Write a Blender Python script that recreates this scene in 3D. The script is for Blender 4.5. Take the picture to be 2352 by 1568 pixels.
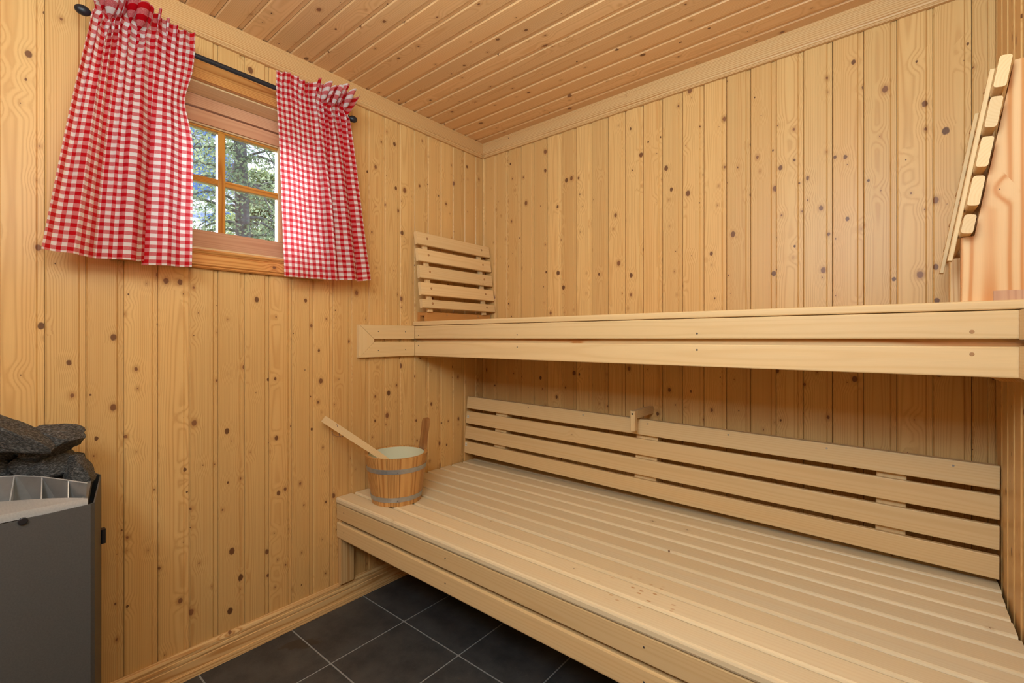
import bpy, bmesh, math, random
from mathutils import Vector, Matrix, noise

random.seed(7)
for o in list(bpy.data.objects):
    bpy.data.objects.remove(o, do_unlink=True)
COL = bpy.context.scene.collection
SC = bpy.context.scene

# ------------------------------------------------------------------ camera
W, HC = 1.99, 2.168                 # room width, ceiling height
YF = -2.50                          # front wall (behind the camera)
cd = bpy.data.cameras.new('camera'); cam = bpy.data.objects.new('camera', cd); COL.objects.link(cam)
cam.location = (1.775, -1.884, 1.098)
cam.rotation_euler = (math.pi/2, 0, 0.6924)
cd.sensor_width = 36.0; cd.lens = 1065.4/2352*36.0
cd.shift_y = -7.3/2352
cd.clip_start = 0.02
SC.camera = cam

# ------------------------------------------------------------------ world
wd = bpy.data.worlds.new('world'); SC.world = wd; wd.use_nodes = True
nt = wd.node_tree; nt.nodes.clear()
out = nt.nodes.new('ShaderNodeOutputWorld'); bg = nt.nodes.new('ShaderNodeBackground')
tc = nt.nodes.new('ShaderNodeTexCoord'); mp = nt.nodes.new('ShaderNodeMapping')
mp.inputs['Scale'].default_value = (1, 1, 2.2)
nz = nt.nodes.new('ShaderNodeTexNoise'); nz.inputs['Scale'].default_value = 7.0
nz.inputs['Detail'].default_value = 7; nz.inputs['Roughness'].default_value = 0.58
cr = nt.nodes.new('ShaderNodeValToRGB')
cr.color_ramp.elements[0].position = 0.47; cr.color_ramp.elements[0].color = (0.026, 0.050, 0.118, 1)
cr.color_ramp.elements[1].position = 0.60; cr.color_ramp.elements[1].color = (0.46, 0.47, 0.53, 1)
nt.links.new(tc.outputs['Generated'], mp.inputs['Vector']); nt.links.new(mp.outputs[0], nz.inputs['Vector'])
nt.links.new(nz.outputs['Fac'], cr.inputs[0]); nt.links.new(cr.outputs[0], bg.inputs['Color'])
bg.inputs['Strength'].default_value = 7.5
nt.links.new(bg.outputs[0], out.inputs['Surface'])

# ------------------------------------------------------------------ lights
def lamp(name, kind, loc, energy, color, **kw):
    d = bpy.data.lights.new(name, kind); d.energy = energy; d.color = color
    for k, v in kw.items(): setattr(d, k, v)
    o = bpy.data.objects.new(name, d); o.location = loc; COL.objects.link(o); return o
sun = lamp('hazy_sun', 'SUN', (-6, -1, 8), 20.0, (0.92, 0.93, 1.0), angle=0.9)
sun.rotation_euler = Vector((0.85, 0.06, -0.42)).to_track_quat('-Z', 'Y').to_euler()
key = lamp('flash_head', 'POINT', (1.62, -1.80, 1.82), 21.0, (0.72, 0.94, 1.06), shadow_soft_size=0.20)
fil = lamp('added_fill', 'AREA', (1.55, -2.44, 1.84), 23.0, (0.72, 0.94, 1.06), shape='RECTANGLE', size=1.0, size_y=0.4)  # unseen fill light added behind the camera to even out the falloff
upl = lamp('added_uplight', 'AREA', (1.50, -1.76, 1.45), 16.0, (0.72, 0.94, 1.06), shape='DISK', size=0.45)  # unseen up-light added to brighten the ceiling, far corner and trim
upl.rotation_euler = Vector((-0.15, 0.40, 1.0)).to_track_quat('-Z', 'Y').to_euler()
fil.rotation_euler = Vector((-0.15, 1.0, -0.25)).to_track_quat('-Z', 'Y').to_euler()

SC.view_settings.view_transform = 'Standard'; SC.view_settings.look = 'None'
SC.view_settings.exposure = -0.10; SC.view_settings.gamma = 1.0
SC.view_settings.use_curve_mapping = False

# ------------------------------------------------------------------ shader helpers
class NT:
    def __init__(s, name):
        s.m = bpy.data.materials.new(name); s.m.use_nodes = True; s.t = s.m.node_tree
        s.t.nodes.clear()
        s.o = s.t.nodes.new('ShaderNodeOutputMaterial'); s.b = s.t.nodes.new('ShaderNodeBsdfPrincipled')
        s.t.links.new(s.b.outputs[0], s.o.inputs['Surface'])
    def put(s, sock, v):
        if isinstance(v, bpy.types.NodeSocket): s.t.links.new(v, sock)
        elif v is not None: sock.default_value = v
    def n(s, kind, **kw):
        nd = s.t.nodes.new(kind)
        for k, v in kw.items(): setattr(nd, k, v)
        return nd
    def ma(s, op, a, b=None, c=None, clamp=False):
        nd = s.n('ShaderNodeMath', operation=op); nd.use_clamp = clamp
        s.put(nd.inputs[0], a); s.put(nd.inputs[1], b)
        if c is not None: s.put(nd.inputs[2], c)
        return nd.outputs[0]
    def xyz(s, x, y, z):
        nd = s.n('ShaderNodeCombineXYZ'); s.put(nd.inputs[0], x); s.put(nd.inputs[1], y); s.put(nd.inputs[2], z)
        return nd.outputs[0]
    def noise(s, v, scale, detail=2.0, rough=0.5):
        nd = s.n('ShaderNodeTexNoise'); s.put(nd.inputs['Vector'], v); nd.inputs['Scale'].default_value = scale
        nd.inputs['Detail'].default_value = detail; nd.inputs['Roughness'].default_value = rough
        return nd.outputs['Fac']
    def mix(s, f, a, b, mode='MIX'):
        nd = s.n('ShaderNodeMix', data_type='RGBA', blend_type=mode)
        s.put(nd.inputs[0], f); s.put(nd.inputs[6], a); s.put(nd.inputs[7], b)
        return nd.outputs[2]
    def smooth(s, v, a, b, lo=1.0, hi=0.0):
        nd = s.n('ShaderNodeMapRange', interpolation_type='SMOOTHSTEP')
        s.put(nd.inputs[0], v); s.put(nd.inputs[1], a); s.put(nd.inputs[2], b)
        nd.inputs[3].default_value = lo; nd.inputs[4].default_value = hi
        return nd.outputs[0]
    def bump(s, h, strength, dist):
        nd = s.n('ShaderNodeBump'); nd.inputs['Strength'].default_value = strength
        nd.inputs['Distance'].default_value = dist; s.put(nd.inputs['Height'], h)
        s.t.links.new(nd.outputs[0], s.b.inputs['Normal'])

def c4(c): return (c[0], c[1], c[2], 1)

def wood(name, base, late, grain=0.45, knots=0.5, tint=None, tint_amt=0.5, rough=0.45, ring=0.0042,
         stain=False, kscale=11.0, spec=0.35, kmax=0.0065, ydep=1.0):
    """Board wood: local x = across, y = thickness, z = along the grain."""
    g = NT(name); b = g.b
    sp = g.n('ShaderNodeSeparateXYZ'); g.t.links.new(g.n('ShaderNodeTexCoord').outputs['Object'], sp.inputs[0])
    X, Y, Z = sp.outputs
    rnd = g.n('ShaderNodeObjectInfo').outputs['Random']
    r2 = g.ma('FRACT', g.ma('MULTIPLY', rnd, 91.7)); r3 = g.ma('FRACT', g.ma('MULTIPLY', rnd, 613.3))
    Zo = g.ma('ADD', Z, g.ma('MULTIPLY', rnd, 41.0))
    Xo = g.ma('ADD', X, g.ma('MULTIPLY', r2, 3.0))
    lowv = g.xyz(g.ma('MULTIPLY', Xo, 5.0), g.ma('MULTIPLY', Y, 5.0), g.ma('MULTIPLY', Zo, 1.1))
    low = g.noise(lowv, 1.0, 2.0)
    # knots
    vo = g.n('ShaderNodeTexVoronoi', voronoi_dimensions='2D', feature='F1'); vo.inputs['Scale'].default_value = kscale
    vo.inputs['Randomness'].default_value = 1.0
    kv = g.xyz(g.ma('ADD', X, g.ma('MULTIPLY', r3, 9.0)), g.ma('MULTIPLY', Zo, 0.72), 0.0)
    g.t.links.new(kv, vo.inputs['Vector'])
    cs = g.n('ShaderNodeSeparateColor'); g.t.links.new(vo.outputs['Color'], cs.inputs[0])
    dist = g.ma('DIVIDE', vo.outputs['Distance'], kscale)
    wob = g.noise(g.xyz(g.ma('MULTIPLY', Xo, 150.0), 0.0, g.ma('MULTIPLY', Zo, 150.0)), 1.0, 1.0)
    dist = g.ma('ADD', dist, g.ma('MULTIPLY', g.ma('SUBTRACT', wob, 0.5), 0.0035))
    pres = g.ma('LESS_THAN', cs.outputs[0], knots)
    rad = g.ma('ADD', 0.0012, g.ma('MULTIPLY', g.ma('POWER', cs.outputs[1], 2.8), g.ma('MULTIPLY', kmax, 1.35)))
    # growth rings of a plank sawn off a log
    x0 = g.ma('ADD', 0.035, g.ma('MULTIPLY', g.ma('SUBTRACT', r2, 0.5), 0.11))
    dx = g.ma('SUBTRACT', X, x0)
    d0 = g.ma('ADD', 0.024, g.ma('MULTIPLY', r3, 0.05))
    dy = g.ma('ADD', g.ma('ADD', g.ma('MULTIPLY', Y, ydep), d0), g.ma('MULTIPLY', g.ma('SUBTRACT', low, 0.5), 0.024))
    rr = g.ma('SQRT', g.ma('ADD', g.ma('MULTIPLY', dx, dx), g.ma('MULTIPLY', dy, dy)))
    near = g.ma('MULTIPLY', g.smooth(dist, 0.0, 0.034), pres)
    rr = g.ma('ADD', rr, g.ma('MULTIPLY', near, 0.0065))
    rr = g.ma('ADD', rr, g.ma('MULTIPLY', g.noise(g.xyz(g.ma('MULTIPLY', Xo, 30.0), Y, g.ma('MULTIPLY', Zo, 2.6)), 1.0, 2.0), 0.0030))
    sn = g.ma('ADD', 0.5, g.ma('MULTIPLY', g.ma('SINE', g.ma('MULTIPLY', rr, 2*math.pi/ring)), 0.5))
    sn = g.ma('POWER', sn, 2.5)
    amp = g.ma('MULTIPLY', grain, g.ma('ADD', 0.35, g.ma('MULTIPLY', g.noise(g.xyz(g.ma('MULTIPLY', Xo, 22.0), 0.0, g.ma('MULTIPLY', Zo, 1.3)), 1.0, 1.0), 1.3)))
    lat = g.ma('MULTIPLY', sn, amp)
    fib = g.noise(g.xyz(g.ma('MULTIPLY', Xo, 900.0), g.ma('MULTIPLY', Y, 900.0), g.ma('MULTIPLY', Zo, 14.0)), 1.0, 2.0)
    col = g.mix(lat, c4(base), c4(late))
    band = g.noise(g.xyz(g.ma('MULTIPLY', Xo, 38.0), 0.0, g.ma('MULTIPLY', Zo, 0.8)), 1.0, 2.0)
    t = tint or (late[0]*1.25, late[1]*1.2, late[2]*1.1)
    col = g.mix(g.ma('MULTIPLY', g.smooth(band, 0.35, 0.75, 0.0, 1.0), 0.45*tint_amt), col, c4(t))
    col = g.mix(g.ma('MULTIPLY', rnd, tint_amt*0.45), col, c4(t))
    br = g.ma('ADD', 0.90, g.ma('MULTIPLY', r3, 0.14))
    br = g.ma('MULTIPLY', br, g.ma('ADD', 0.94, g.ma('MULTIPLY', fib, 0.12)))
    cc = g.n('ShaderNodeCombineColor'); [g.put(cc.inputs[i], br) for i in range(3)]
    col = g.mix(1.0, col, cc.outputs[0], 'MULTIPLY')
    # pale halo, ring, heart of the knot
    halo = g.ma('MULTIPLY', g.smooth(dist, rad, g.ma('ADD', rad, 0.010)), pres)
    big = g.ma('MULTIPLY', halo, cs.outputs[2])
    col = g.mix(g.ma('MULTIPLY', big, 0.55), col, c4((late[0]*0.8, late[1]*0.75, late[2]*0.7)))
    kf = g.ma('MULTIPLY', g.smooth(dist, g.ma('MULTIPLY', rad, 0.75), g.ma('MULTIPLY', rad, 1.15)), pres)
    kc = g.mix(cs.outputs[2], c4((0.10, 0.032, 0.012)), c4((0.24, 0.095, 0.04)))
    col = g.mix(g.ma('MULTIPLY', kf, 0.92), col, kc)
    if stain:   # resin drops on the bench seat
        sp2 = g.n('ShaderNodeSeparateXYZ'); geo = g.n('ShaderNodeNewGeometry'); g.t.links.new(geo.outputs['Position'], sp2.inputs[0])
        dxx = g.ma('SUBTRACT', sp2.outputs[0], 1.265); dyy = g.ma('SUBTRACT', sp2.outputs[1], -0.765)
        dd = g.ma('SQRT', g.ma('ADD', g.ma('MULTIPLY', dxx, dxx), g.ma('MULTIPLY', g.ma('MULTIPLY', dyy, dyy), 2.0)))
        v2 = g.n('ShaderNodeTexVoronoi', voronoi_dimensions='2D'); v2.inputs['Scale'].default_value = 34
        g.t.links.new(g.xyz(sp2.outputs[0], g.ma('MULTIPLY', sp2.outputs[1], 1.7), 0.0), v2.inputs['Vector'])
        s2 = g.n('ShaderNodeSeparateColor'); g.t.links.new(v2.outputs['Color'], s2.inputs[0])
        sf = g.ma('MULTIPLY', g.smooth(v2.outputs['Distance'], 0.10, 0.26), g.ma('LESS_THAN', s2.outputs[0], 0.33))
        sf = g.ma('MULTIPLY', sf, g.smooth(dd, 0.06, 0.13))
        col = g.mix(g.ma('MULTIPLY', sf, 0.75), col, (0.50, 0.20, 0.035, 1))
    g.put(b.inputs['Base Color'], col)
    b.inputs['Roughness'].default_value = rough
    b.inputs['Specular IOR Level'].default_value = spec
    g.bump(g.ma('ADD', g.ma('MULTIPLY', fib, 0.5), g.ma('MULTIPLY', lat, 0.6)), 0.10, 0.0006)
    return g.m

def plain(name, col, rough=0.5, metal=0.0, nscale=0, namp=0.15, bump=0.0, spec=0.5, stretch=(1, 1, 1)):
    g = NT(name); b = g.b
    b.inputs['Roughness'].default_value = rough; b.inputs['Metallic'].default_value = metal
    b.inputs['Specular IOR Level'].default_value = spec
    if nscale:
        t = g.n('ShaderNodeTexCoord'); m = g.n('ShaderNodeMapping'); m.inputs['Scale'].default_value = stretch
        g.t.links.new(t.outputs['Object'], m.inputs[0])
        f = g.noise(m.outputs[0], nscale, 4.0, 0.6)
        g.put(b.inputs['Base Color'], g.mix(f, c4([c*(1-namp) for c in col]), c4([min(1, c*(1+namp)) for c in col])))
        if bump: g.bump(f, bump, 0.002)
    else: b.inputs['Base Color'].default_value = c4(col)
    return g.m

PINE = (0.745, 0.47, 0.185); PINE_L = (0.52, 0.25, 0.075)
M = {}
M['pine'] = wood('pine_cladding', PINE, PINE_L, 0.45, 0.72, rough=0.42, ring=0.0036, kscale=13.5, kmax=0.0060)
M['pine_ceiling'] = wood('pine_ceiling', (0.74, 0.45, 0.21), (0.54, 0.27, 0.095), 0.42, 0.70, rough=0.42, ring=0.0036, kscale=13.0, kmax=0.0055)
M['pine_trim'] = wood('pine_trim', (0.75, 0.50, 0.235), (0.54, 0.27, 0.09), 0.9, 0.07, rough=0.42, kmax=0.004)
M['pine_cas'] = wood('pine_casing', (0.66, 0.33, 0.10), (0.45, 0.16, 0.035), 0.9, 0.07, rough=0.4, kmax=0.004)
M['sash'] = wood('sash_wood', (0.60, 0.34, 0.19), (0.44, 0.20, 0.10), 0.5, 0.06, rough=0.5, kmax=0.004)
M['pale'] = wood('pale_lining', (0.70, 0.52, 0.29), (0.50, 0.33, 0.15), 0.5, 0.05, rough=0.5)
M['varnish'] = wood('varnished_muntin', (0.62, 0.29, 0.05), (0.38, 0.13, 0.02), 0.9, 0.0, rough=0.3)
M['aspen'] = wood('aspen_slat', (0.77, 0.55, 0.285), (0.65, 0.405, 0.175), 0.34, 0.02, rough=0.48, ring=0.006, kmax=0.0012, tint_amt=0.45)
M['seat'] = wood('aspen_seat', (0.80, 0.665, 0.445), (0.69, 0.51, 0.285), 0.28, 0.04, rough=0.42, ring=0.006, kmax=0.0012, tint_amt=0.5, stain=True)
M['endgrain'] = wood('end_grain', (0.74, 0.52, 0.26), (0.66, 0.42, 0.18), 0.5, 0.0, rough=0.6, ring=0.003)
M['block'] = wood('knotty_block', (0.78, 0.53, 0.26), (0.56, 0.23, 0.06), 1.1, 0.25, rough=0.45, ring=0.0075, kmax=0.012, kscale=8, ydep=0.0)
M['bucket'] = wood('larch_stave', (0.66, 0.36, 0.12), (0.36, 0.14, 0.035), 0.8, 0.0, rough=0.4, ring=0.0055, ydep=0.0)
M['handle'] = wood('dark_handle_wood', (0.40, 0.20, 0.07), (0.26, 0.10, 0.03), 0.6, 0.0, rough=0.4, ydep=0.0)
M['ladle'] = wood('ladle_wood', (0.66, 0.44, 0.19), (0.54, 0.32, 0.11), 0.3, 0.0, rough=0.5)
M['screw'] = plain('screw_steel', (0.16, 0.13, 0.11), 0.4, 0.7)
M['screwz'] = plain('zinc_screw', (0.38, 0.38, 0.38), 0.35, 0.8)
M['plug'] = plain('dowel_wood', (0.42, 0.21, 0.08), 0.55, nscale=300, namp=0.2)
M['black'] = plain('black_iron', (0.012, 0.013, 0.018), 0.42)
M['hoop'] = plain('steel_hoop', (0.42, 0.43, 0.43), 0.38, 0.6, nscale=60, namp=0.25)
M['liner'] = plain('bucket_liner', (0.58, 0.60, 0.44), 0.35, nscale=12, namp=0.06)
M['string'] = plain('leather_cord', (0.24, 0.14, 0.10), 0.7)
M['heater'] = plain('heater_paint', (0.075, 0.076, 0.079), 0.55, 0.0, nscale=350, namp=0.28, bump=0.12)
M['heaterin'] = plain('heater_inside', (0.006, 0.006, 0.006), 0.7)
M['brushed'] = plain('brushed_steel', (0.60, 0.60, 0.60), 0.38, 0.35, nscale=40, namp=0.2, stretch=(1, 8, 8))
M['rib'] = plain('guard_steel', (0.24, 0.24, 0.24), 0.4, 0.4, nscale=40, namp=0.2)
M['grout'] = plain('grout', (0.30, 0.30, 0.295), 0.85, nscale=120, namp=0.15)
M['sticker'] = plain('paper_sticker', (0.72, 0.66, 0.54), 0.7)
M['ink'] = plain('sticker_ink', (0.03, 0.025, 0.02), 0.7)
M['backing'] = plain('wall_backing', (0.10, 0.045, 0.015), 0.9)
M['bark'] = plain('tree_bark', (0.20, 0.19, 0.175), 0.9, nscale=14, namp=0.5, bump=0.5)
M['grass'] = plain('lawn', (0.12, 0.20, 0.04), 0.9, nscale=3, namp=0.4)

def stone_mat():
    g = NT('heater_rock'); b = g.b; t = g.n('ShaderNodeTexCoord')
    m = g.n('ShaderNodeMapping'); m.inputs['Scale'].default_value = (60, 60, 190); m.inputs['Rotation'].default_value = (0.5, 0.3, 0)
    g.t.links.new(t.outputs['Object'], m.inputs[0])
    f = g.noise(m.outputs[0], 3.0, 4.0, 0.7); f2 = g.noise(t.outputs['Object'], 28.0, 3.0, 0.6)
    col = g.mix(g.smooth(f, 0.42, 0.72, 0.0, 1.0), (0.020, 0.020, 0.020, 1), (0.25, 0.245, 0.24, 1))
    col = g.mix(g.ma('MULTIPLY', f2, 0.5), col, (0.030, 0.029, 0.03, 1))
    g.put(b.inputs['Base Color'], col); b.inputs['Roughness'].default_value = 0.62
    g.bump(g.ma('ADD', f, f2), 0.55, 0.004); return g.m
M['rock'] = stone_mat()

def tile_mat():
    g = NT('slate_tile'); b = g.b; t = g.n('ShaderNodeTexCoord').outputs['Object']
    rnd = g.n('ShaderNodeObjectInfo').outputs['Random']
    sp = g.n('ShaderNodeSeparateXYZ'); g.t.links.new(t, sp.inputs[0])
    v = g.xyz(g.ma('ADD', sp.outputs[0], g.ma('MULTIPLY', rnd, 30.0)), sp.outputs[1], sp.outputs[2])
    a = g.noise(v, 7.0, 5.0, 0.65); f = g.noise(v, 260.0, 3.0, 0.7); w = g.noise(v, 18.0, 5.0, 0.7)
    col = g.mix(g.smooth(a, 0.3, 0.7, 0.0, 1.0), (0.040, 0.040, 0.043, 1), (0.082, 0.080, 0.080, 1))
    col = g.mix(g.ma('MULTIPLY', g.smooth(f, 0.55, 0.8, 0.0, 1.0), 0.6), col, (0.15, 0.145, 0.14, 1))
    col = g.mix(g.ma('MULTIPLY', g.smooth(w, 0.62, 0.72, 0.0, 1.0), 0.25), col, (0.07, 0.058, 0.045, 1))
    vein = g.ma('ABSOLUTE', g.ma('SUBTRACT', g.noise(v, 5.0, 3.0, 0.6), 0.5))
    col = g.mix(g.ma('MULTIPLY', g.smooth(vein, 0.001, 0.004), g.ma('MULTIPLY', g.smooth(a, 0.52, 0.62, 0.0, 1.0), 0.35)), col, (0.14, 0.135, 0.13, 1))
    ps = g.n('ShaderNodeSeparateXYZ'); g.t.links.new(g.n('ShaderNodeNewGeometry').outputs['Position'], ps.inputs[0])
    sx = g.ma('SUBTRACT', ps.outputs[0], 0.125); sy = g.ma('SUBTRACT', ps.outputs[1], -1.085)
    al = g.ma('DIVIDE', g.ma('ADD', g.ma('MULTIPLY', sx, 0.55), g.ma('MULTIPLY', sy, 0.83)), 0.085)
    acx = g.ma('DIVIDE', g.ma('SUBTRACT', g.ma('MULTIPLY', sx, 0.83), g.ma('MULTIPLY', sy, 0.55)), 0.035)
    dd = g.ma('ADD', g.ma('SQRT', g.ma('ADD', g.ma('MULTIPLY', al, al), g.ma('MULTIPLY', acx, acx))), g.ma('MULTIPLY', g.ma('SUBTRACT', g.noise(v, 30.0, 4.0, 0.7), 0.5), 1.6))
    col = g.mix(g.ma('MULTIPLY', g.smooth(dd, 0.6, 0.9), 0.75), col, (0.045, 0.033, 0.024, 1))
    g.put(b.inputs['Base Color'], col); b.inputs['Roughness'].default_value = 0.5
    b.inputs['Specular IOR Level'].default_value = 0.35
    g.bump(g.ma('ADD', a, g.ma('MULTIPLY', f, 0.3)), 0.25, 0.003); return g.m
M['tile'] = tile_mat()

def gingham():
    g = NT('gingham_cloth'); t = g.t
    uv = g.n('ShaderNodeUVMap').outputs[0]; sp = g.n('ShaderNodeSeparateXYZ'); t.links.new(uv, sp.inputs[0])
    U, V = sp.outputs[0], sp.outputs[1]
    P = 0.0212
    def stripe(c):
        f = g.ma('ABSOLUTE', g.ma('SUBTRACT', g.ma('FRACT', g.ma('DIVIDE', c, P)), 0.5))
        return g.smooth(f, 0.235, 0.265)
    a, b_ = stripe(U), stripe(V)
    both = g.ma('MULTIPLY', a, b_); one = g.ma('SUBTRACT', g.ma('MAXIMUM', a, b_), both)
    # weave: alternate threads where one stripe crosses white
    th = g.noise(g.xyz(g.ma('MULTIPLY', U, 1400.0), g.ma('MULTIPLY', V, 1400.0), 0.0), 1.0, 1.0)
    pink = g.mix(g.smooth(th, 0.35, 0.65, 0.0, 1.0), (0.60, 0.10, 0.12, 1), (0.76, 0.28, 0.28, 1))
    col = g.mix(one, (0.86, 0.82, 0.80, 1), pink)
    col = g.mix(both, col, (0.56, 0.003, 0.012, 1))
    dif = g.n('ShaderNodeBsdfDiffuse'); tr = g.n('ShaderNodeBsdfTranslucent'); mx = g.n('ShaderNodeMixShader')
    tcol = g.mix(0.06, col, (0.95, 0.90, 0.95, 1))
    t.links.new(col, dif.inputs[0]); t.links.new(tcol, tr.inputs[0]); mx.inputs[0].default_value = 0.50
    t.links.new(dif.outputs[0], mx.inputs[1]); t.links.new(tr.outputs[0], mx.inputs[2])
    t.links.new(mx.outputs[0], g.o.inputs['Surface']); t.nodes.remove(g.b)
    return g.m
M['gingham'] = gingham()

def glass():
    g = NT('window_glass'); t = g.t
    tr = g.n('ShaderNodeBsdfTransparent'); tr.inputs[0].default_value = (0.95, 0.96, 0.96, 1)
    gl = g.n('ShaderNodeBsdfGlossy'); gl.inputs['Roughness'].default_value = 0.02
    fr = g.n('ShaderNodeFresnel'); fr.inputs[0].default_value = 1.45; mx = g.n('ShaderNodeMixShader')
    t.links.new(fr.outputs[0], mx.inputs[0]); t.links.new(tr.outputs[0], mx.inputs[1]); t.links.new(gl.outputs[0], mx.inputs[2])
    t.links.new(mx.outputs[0], g.o.inputs['Surface']); t.nodes.remove(g.b); return g.m
M['glass'] = glass()

def leaf(name, c1, c2):
    g = NT(name); t = g.t
    f = g.noise(g.n('ShaderNodeTexCoord').outputs['Object'], 5.0, 3.0)
    col = g.mix(g.smooth(f, 0.35, 0.65, 0.0, 1.0), c4(c1), c4(c2))
    dif = g.n('ShaderNodeBsdfDiffuse'); tr = g.n('ShaderNodeBsdfTranslucent'); mx = g.n('ShaderNodeMixShader')
    t.links.new(col, dif.inputs[0]); t.links.new(col, tr.inputs[0]); mx.inputs[0].default_value = 0.45
    t.links.new(dif.outputs[0], mx.inputs[1]); t.links.new(tr.outputs[0], mx.inputs[2])
    t.links.new(mx.outputs[0], g.o.inputs['Surface']); t.nodes.remove(g.b); return g.m
M['spruce'] = leaf('spruce_needles', (0.24, 0.32, 0.19), (0.46, 0.52, 0.31))
M['birch'] = leaf('bright_leaves', (0.30, 0.37, 0.14), (0.52, 0.55, 0.28))

# ------------------------------------------------------------------ object helpers
WM = {}
def setp(o, label=None, cat=None, group=None, kind=None):
    if label: o['label'] = label
    if cat: o['category'] = cat
    if group: o['group'] = group
    if kind: o['kind'] = kind
    return o

def empty(name, loc=(0, 0, 0), **kw):
    o = bpy.data.objects.new(name, None); o.empty_display_size = 0.1
    COL.objects.link(o); o.location = loc; WM[o] = Matrix.Translation(loc)
    return setp(o, **kw)

def obj(name, me, mat, parent=None, mw=None, **kw):
    o = bpy.data.objects.new(name, me); COL.objects.link(o)
    if mat is not None and not me.materials: me.materials.append(mat)
    mw = mw or Matrix.Identity(4); WM[o] = mw
    if parent is not None:
        o.parent = parent; o.matrix_basis = WM[parent].inverted() @ mw
    else: o.matrix_basis = mw
    return setp(o, **kw)

def frame(origin, across, normal, along):
    a, n, l = Vector(across).normalized(), Vector(normal).normalized(), Vector(along).normalized()
    m = Matrix((a, n, l)).transposed().to_4x4(); m.translation = Vector(origin); return m

def bm_mesh(bm, name='m', smooth=False):
    bmesh.ops.recalc_face_normals(bm, faces=bm.faces)
    me = bpy.data.meshes.new(name); bm.to_mesh(me); bm.free()
    if smooth:
        for p in me.polygons: p.use_smooth = True
    return me

def add_prism(bm, pts, z0, z1, axis='z'):
    """pts: (x,y) outline extruded along local z."""
    lo = [bm.verts.new((x, y, z0)) for x, y in pts]; hi = [bm.verts.new((x, y, z1)) for x, y in pts]
    n = len(pts)
    bm.faces.new(lo); bm.faces.new(hi)
    for i in range(n): bm.faces.new((lo[i], lo[(i+1) % n], hi[(i+1) % n], hi[i]))

def rrect(x0, y0, x1, y1, r, seg=3):
    pts = []
    for cx, cy, a0 in ((x1-r, y1-r, 0), (x0+r, y1-r, 90), (x0+r, y0+r, 180), (x1-r, y0+r, 270)):
        for i in range(seg+1):
            a = math.radians(a0+90*i/seg); pts.append((cx+r*math.cos(a), cy+r*math.sin(a)))
    return pts

_cache = {}
def board_mesh(w, t, L, r=0.0015, seg=2):
    """x 0..w, y -t..0 (front at 0), z 0..L, long edges rounded."""
    k = (round(w, 5), round(t, 5), round(L, 5), r, seg)
    if k not in _cache:
        bm = bmesh.new(); add_prism(bm, rrect(0, -t, w, 0, r, seg), 0, L); _cache[k] = bm_mesh(bm, 'board')
    return _cache[k]

def board(name, origin, across, normal, along, w, t, L, mat, parent=None, r=0.0015, **kw):
    me = board_mesh(w, t, L, r)
    if me.materials and me.materials[0] != mat: me = me.copy(); me.materials.clear()
    return obj(name, me, mat, parent, frame(origin, across, normal, along), **kw)

def add_box(bm, x0, x1, y0, y1, z0, z1):
    add_prism(bm, [(x0, y0), (x1, y0), (x1, y1), (x0, y1)], z0, z1)

def add_lathe(bm, prof, mw=None, n=24, cap=True):
    """prof: (radius, z) list, about local z."""
    rings = []
    for r, z in prof:
        ring = []
        for i in range(n):
            a = 2*math.pi*i/n; v = Vector((r*math.cos(a), r*math.sin(a), z))
            ring.append(bm.verts.new(mw @ v if mw else v))
        rings.append(ring)
    for a, b in zip(rings, rings[1:]):
        for i in range(n): bm.faces.new((a[i], a[(i+1) % n], b[(i+1) % n], b[i]))
    if cap: bm.faces.new(rings[0]); bm.faces.new(rings[-1])

def add_tube(bm, pts, r, n=8, cap=True):
    pts = [Vector(p) for p in pts]; rings = []
    rs = r if isinstance(r, (list, tuple)) else [r]*len(pts)
    up = Vector((0.13, 0.21, 1)).normalized()
    for i, p in enumerate(pts):
        d = (pts[min(i+1, len(pts)-1)] - pts[max(i-1, 0)]).normalized()
        s = d.cross(up)
        if s.length < 1e-3: s = d.cross(Vector((1, 0, 0)))
        s.normalize(); u = s.cross(d)
        rings.append([bm.verts.new(p + (s*math.cos(2*math.pi*k/n) + u*math.sin(2*math.pi*k/n))*rs[i]) for k in range(n)])
    for a, b in zip(rings, rings[1:]):
        for i in range(n): bm.faces.new((a[i], a[(i+1) % n], b[(i+1) % n], b[i]))
    if cap: bm.faces.new(rings[0]); bm.faces.new(rings[-1])

def disc(name, pos, normal, r, depth, mat, parent, **kw):
    key = ('disc', r, depth)
    if key not in _cache:
        bm = bmesh.new(); add_lathe(bm, [(r, -depth), (r, 0.0), (r*0.8, depth*0.35)], n=12); _cache[key] = bm_mesh(bm, 'disc', False)
    me = _cache[key]
    if me.materials and me.materials[0] != mat: me = me.copy(); me.materials.clear()
    mw = Vector(normal).to_track_quat('Z', 'Y').to_matrix().to_4x4(); mw.translation = Vector(pos)
    return obj(name, me, mat, parent, mw, **kw)

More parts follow.
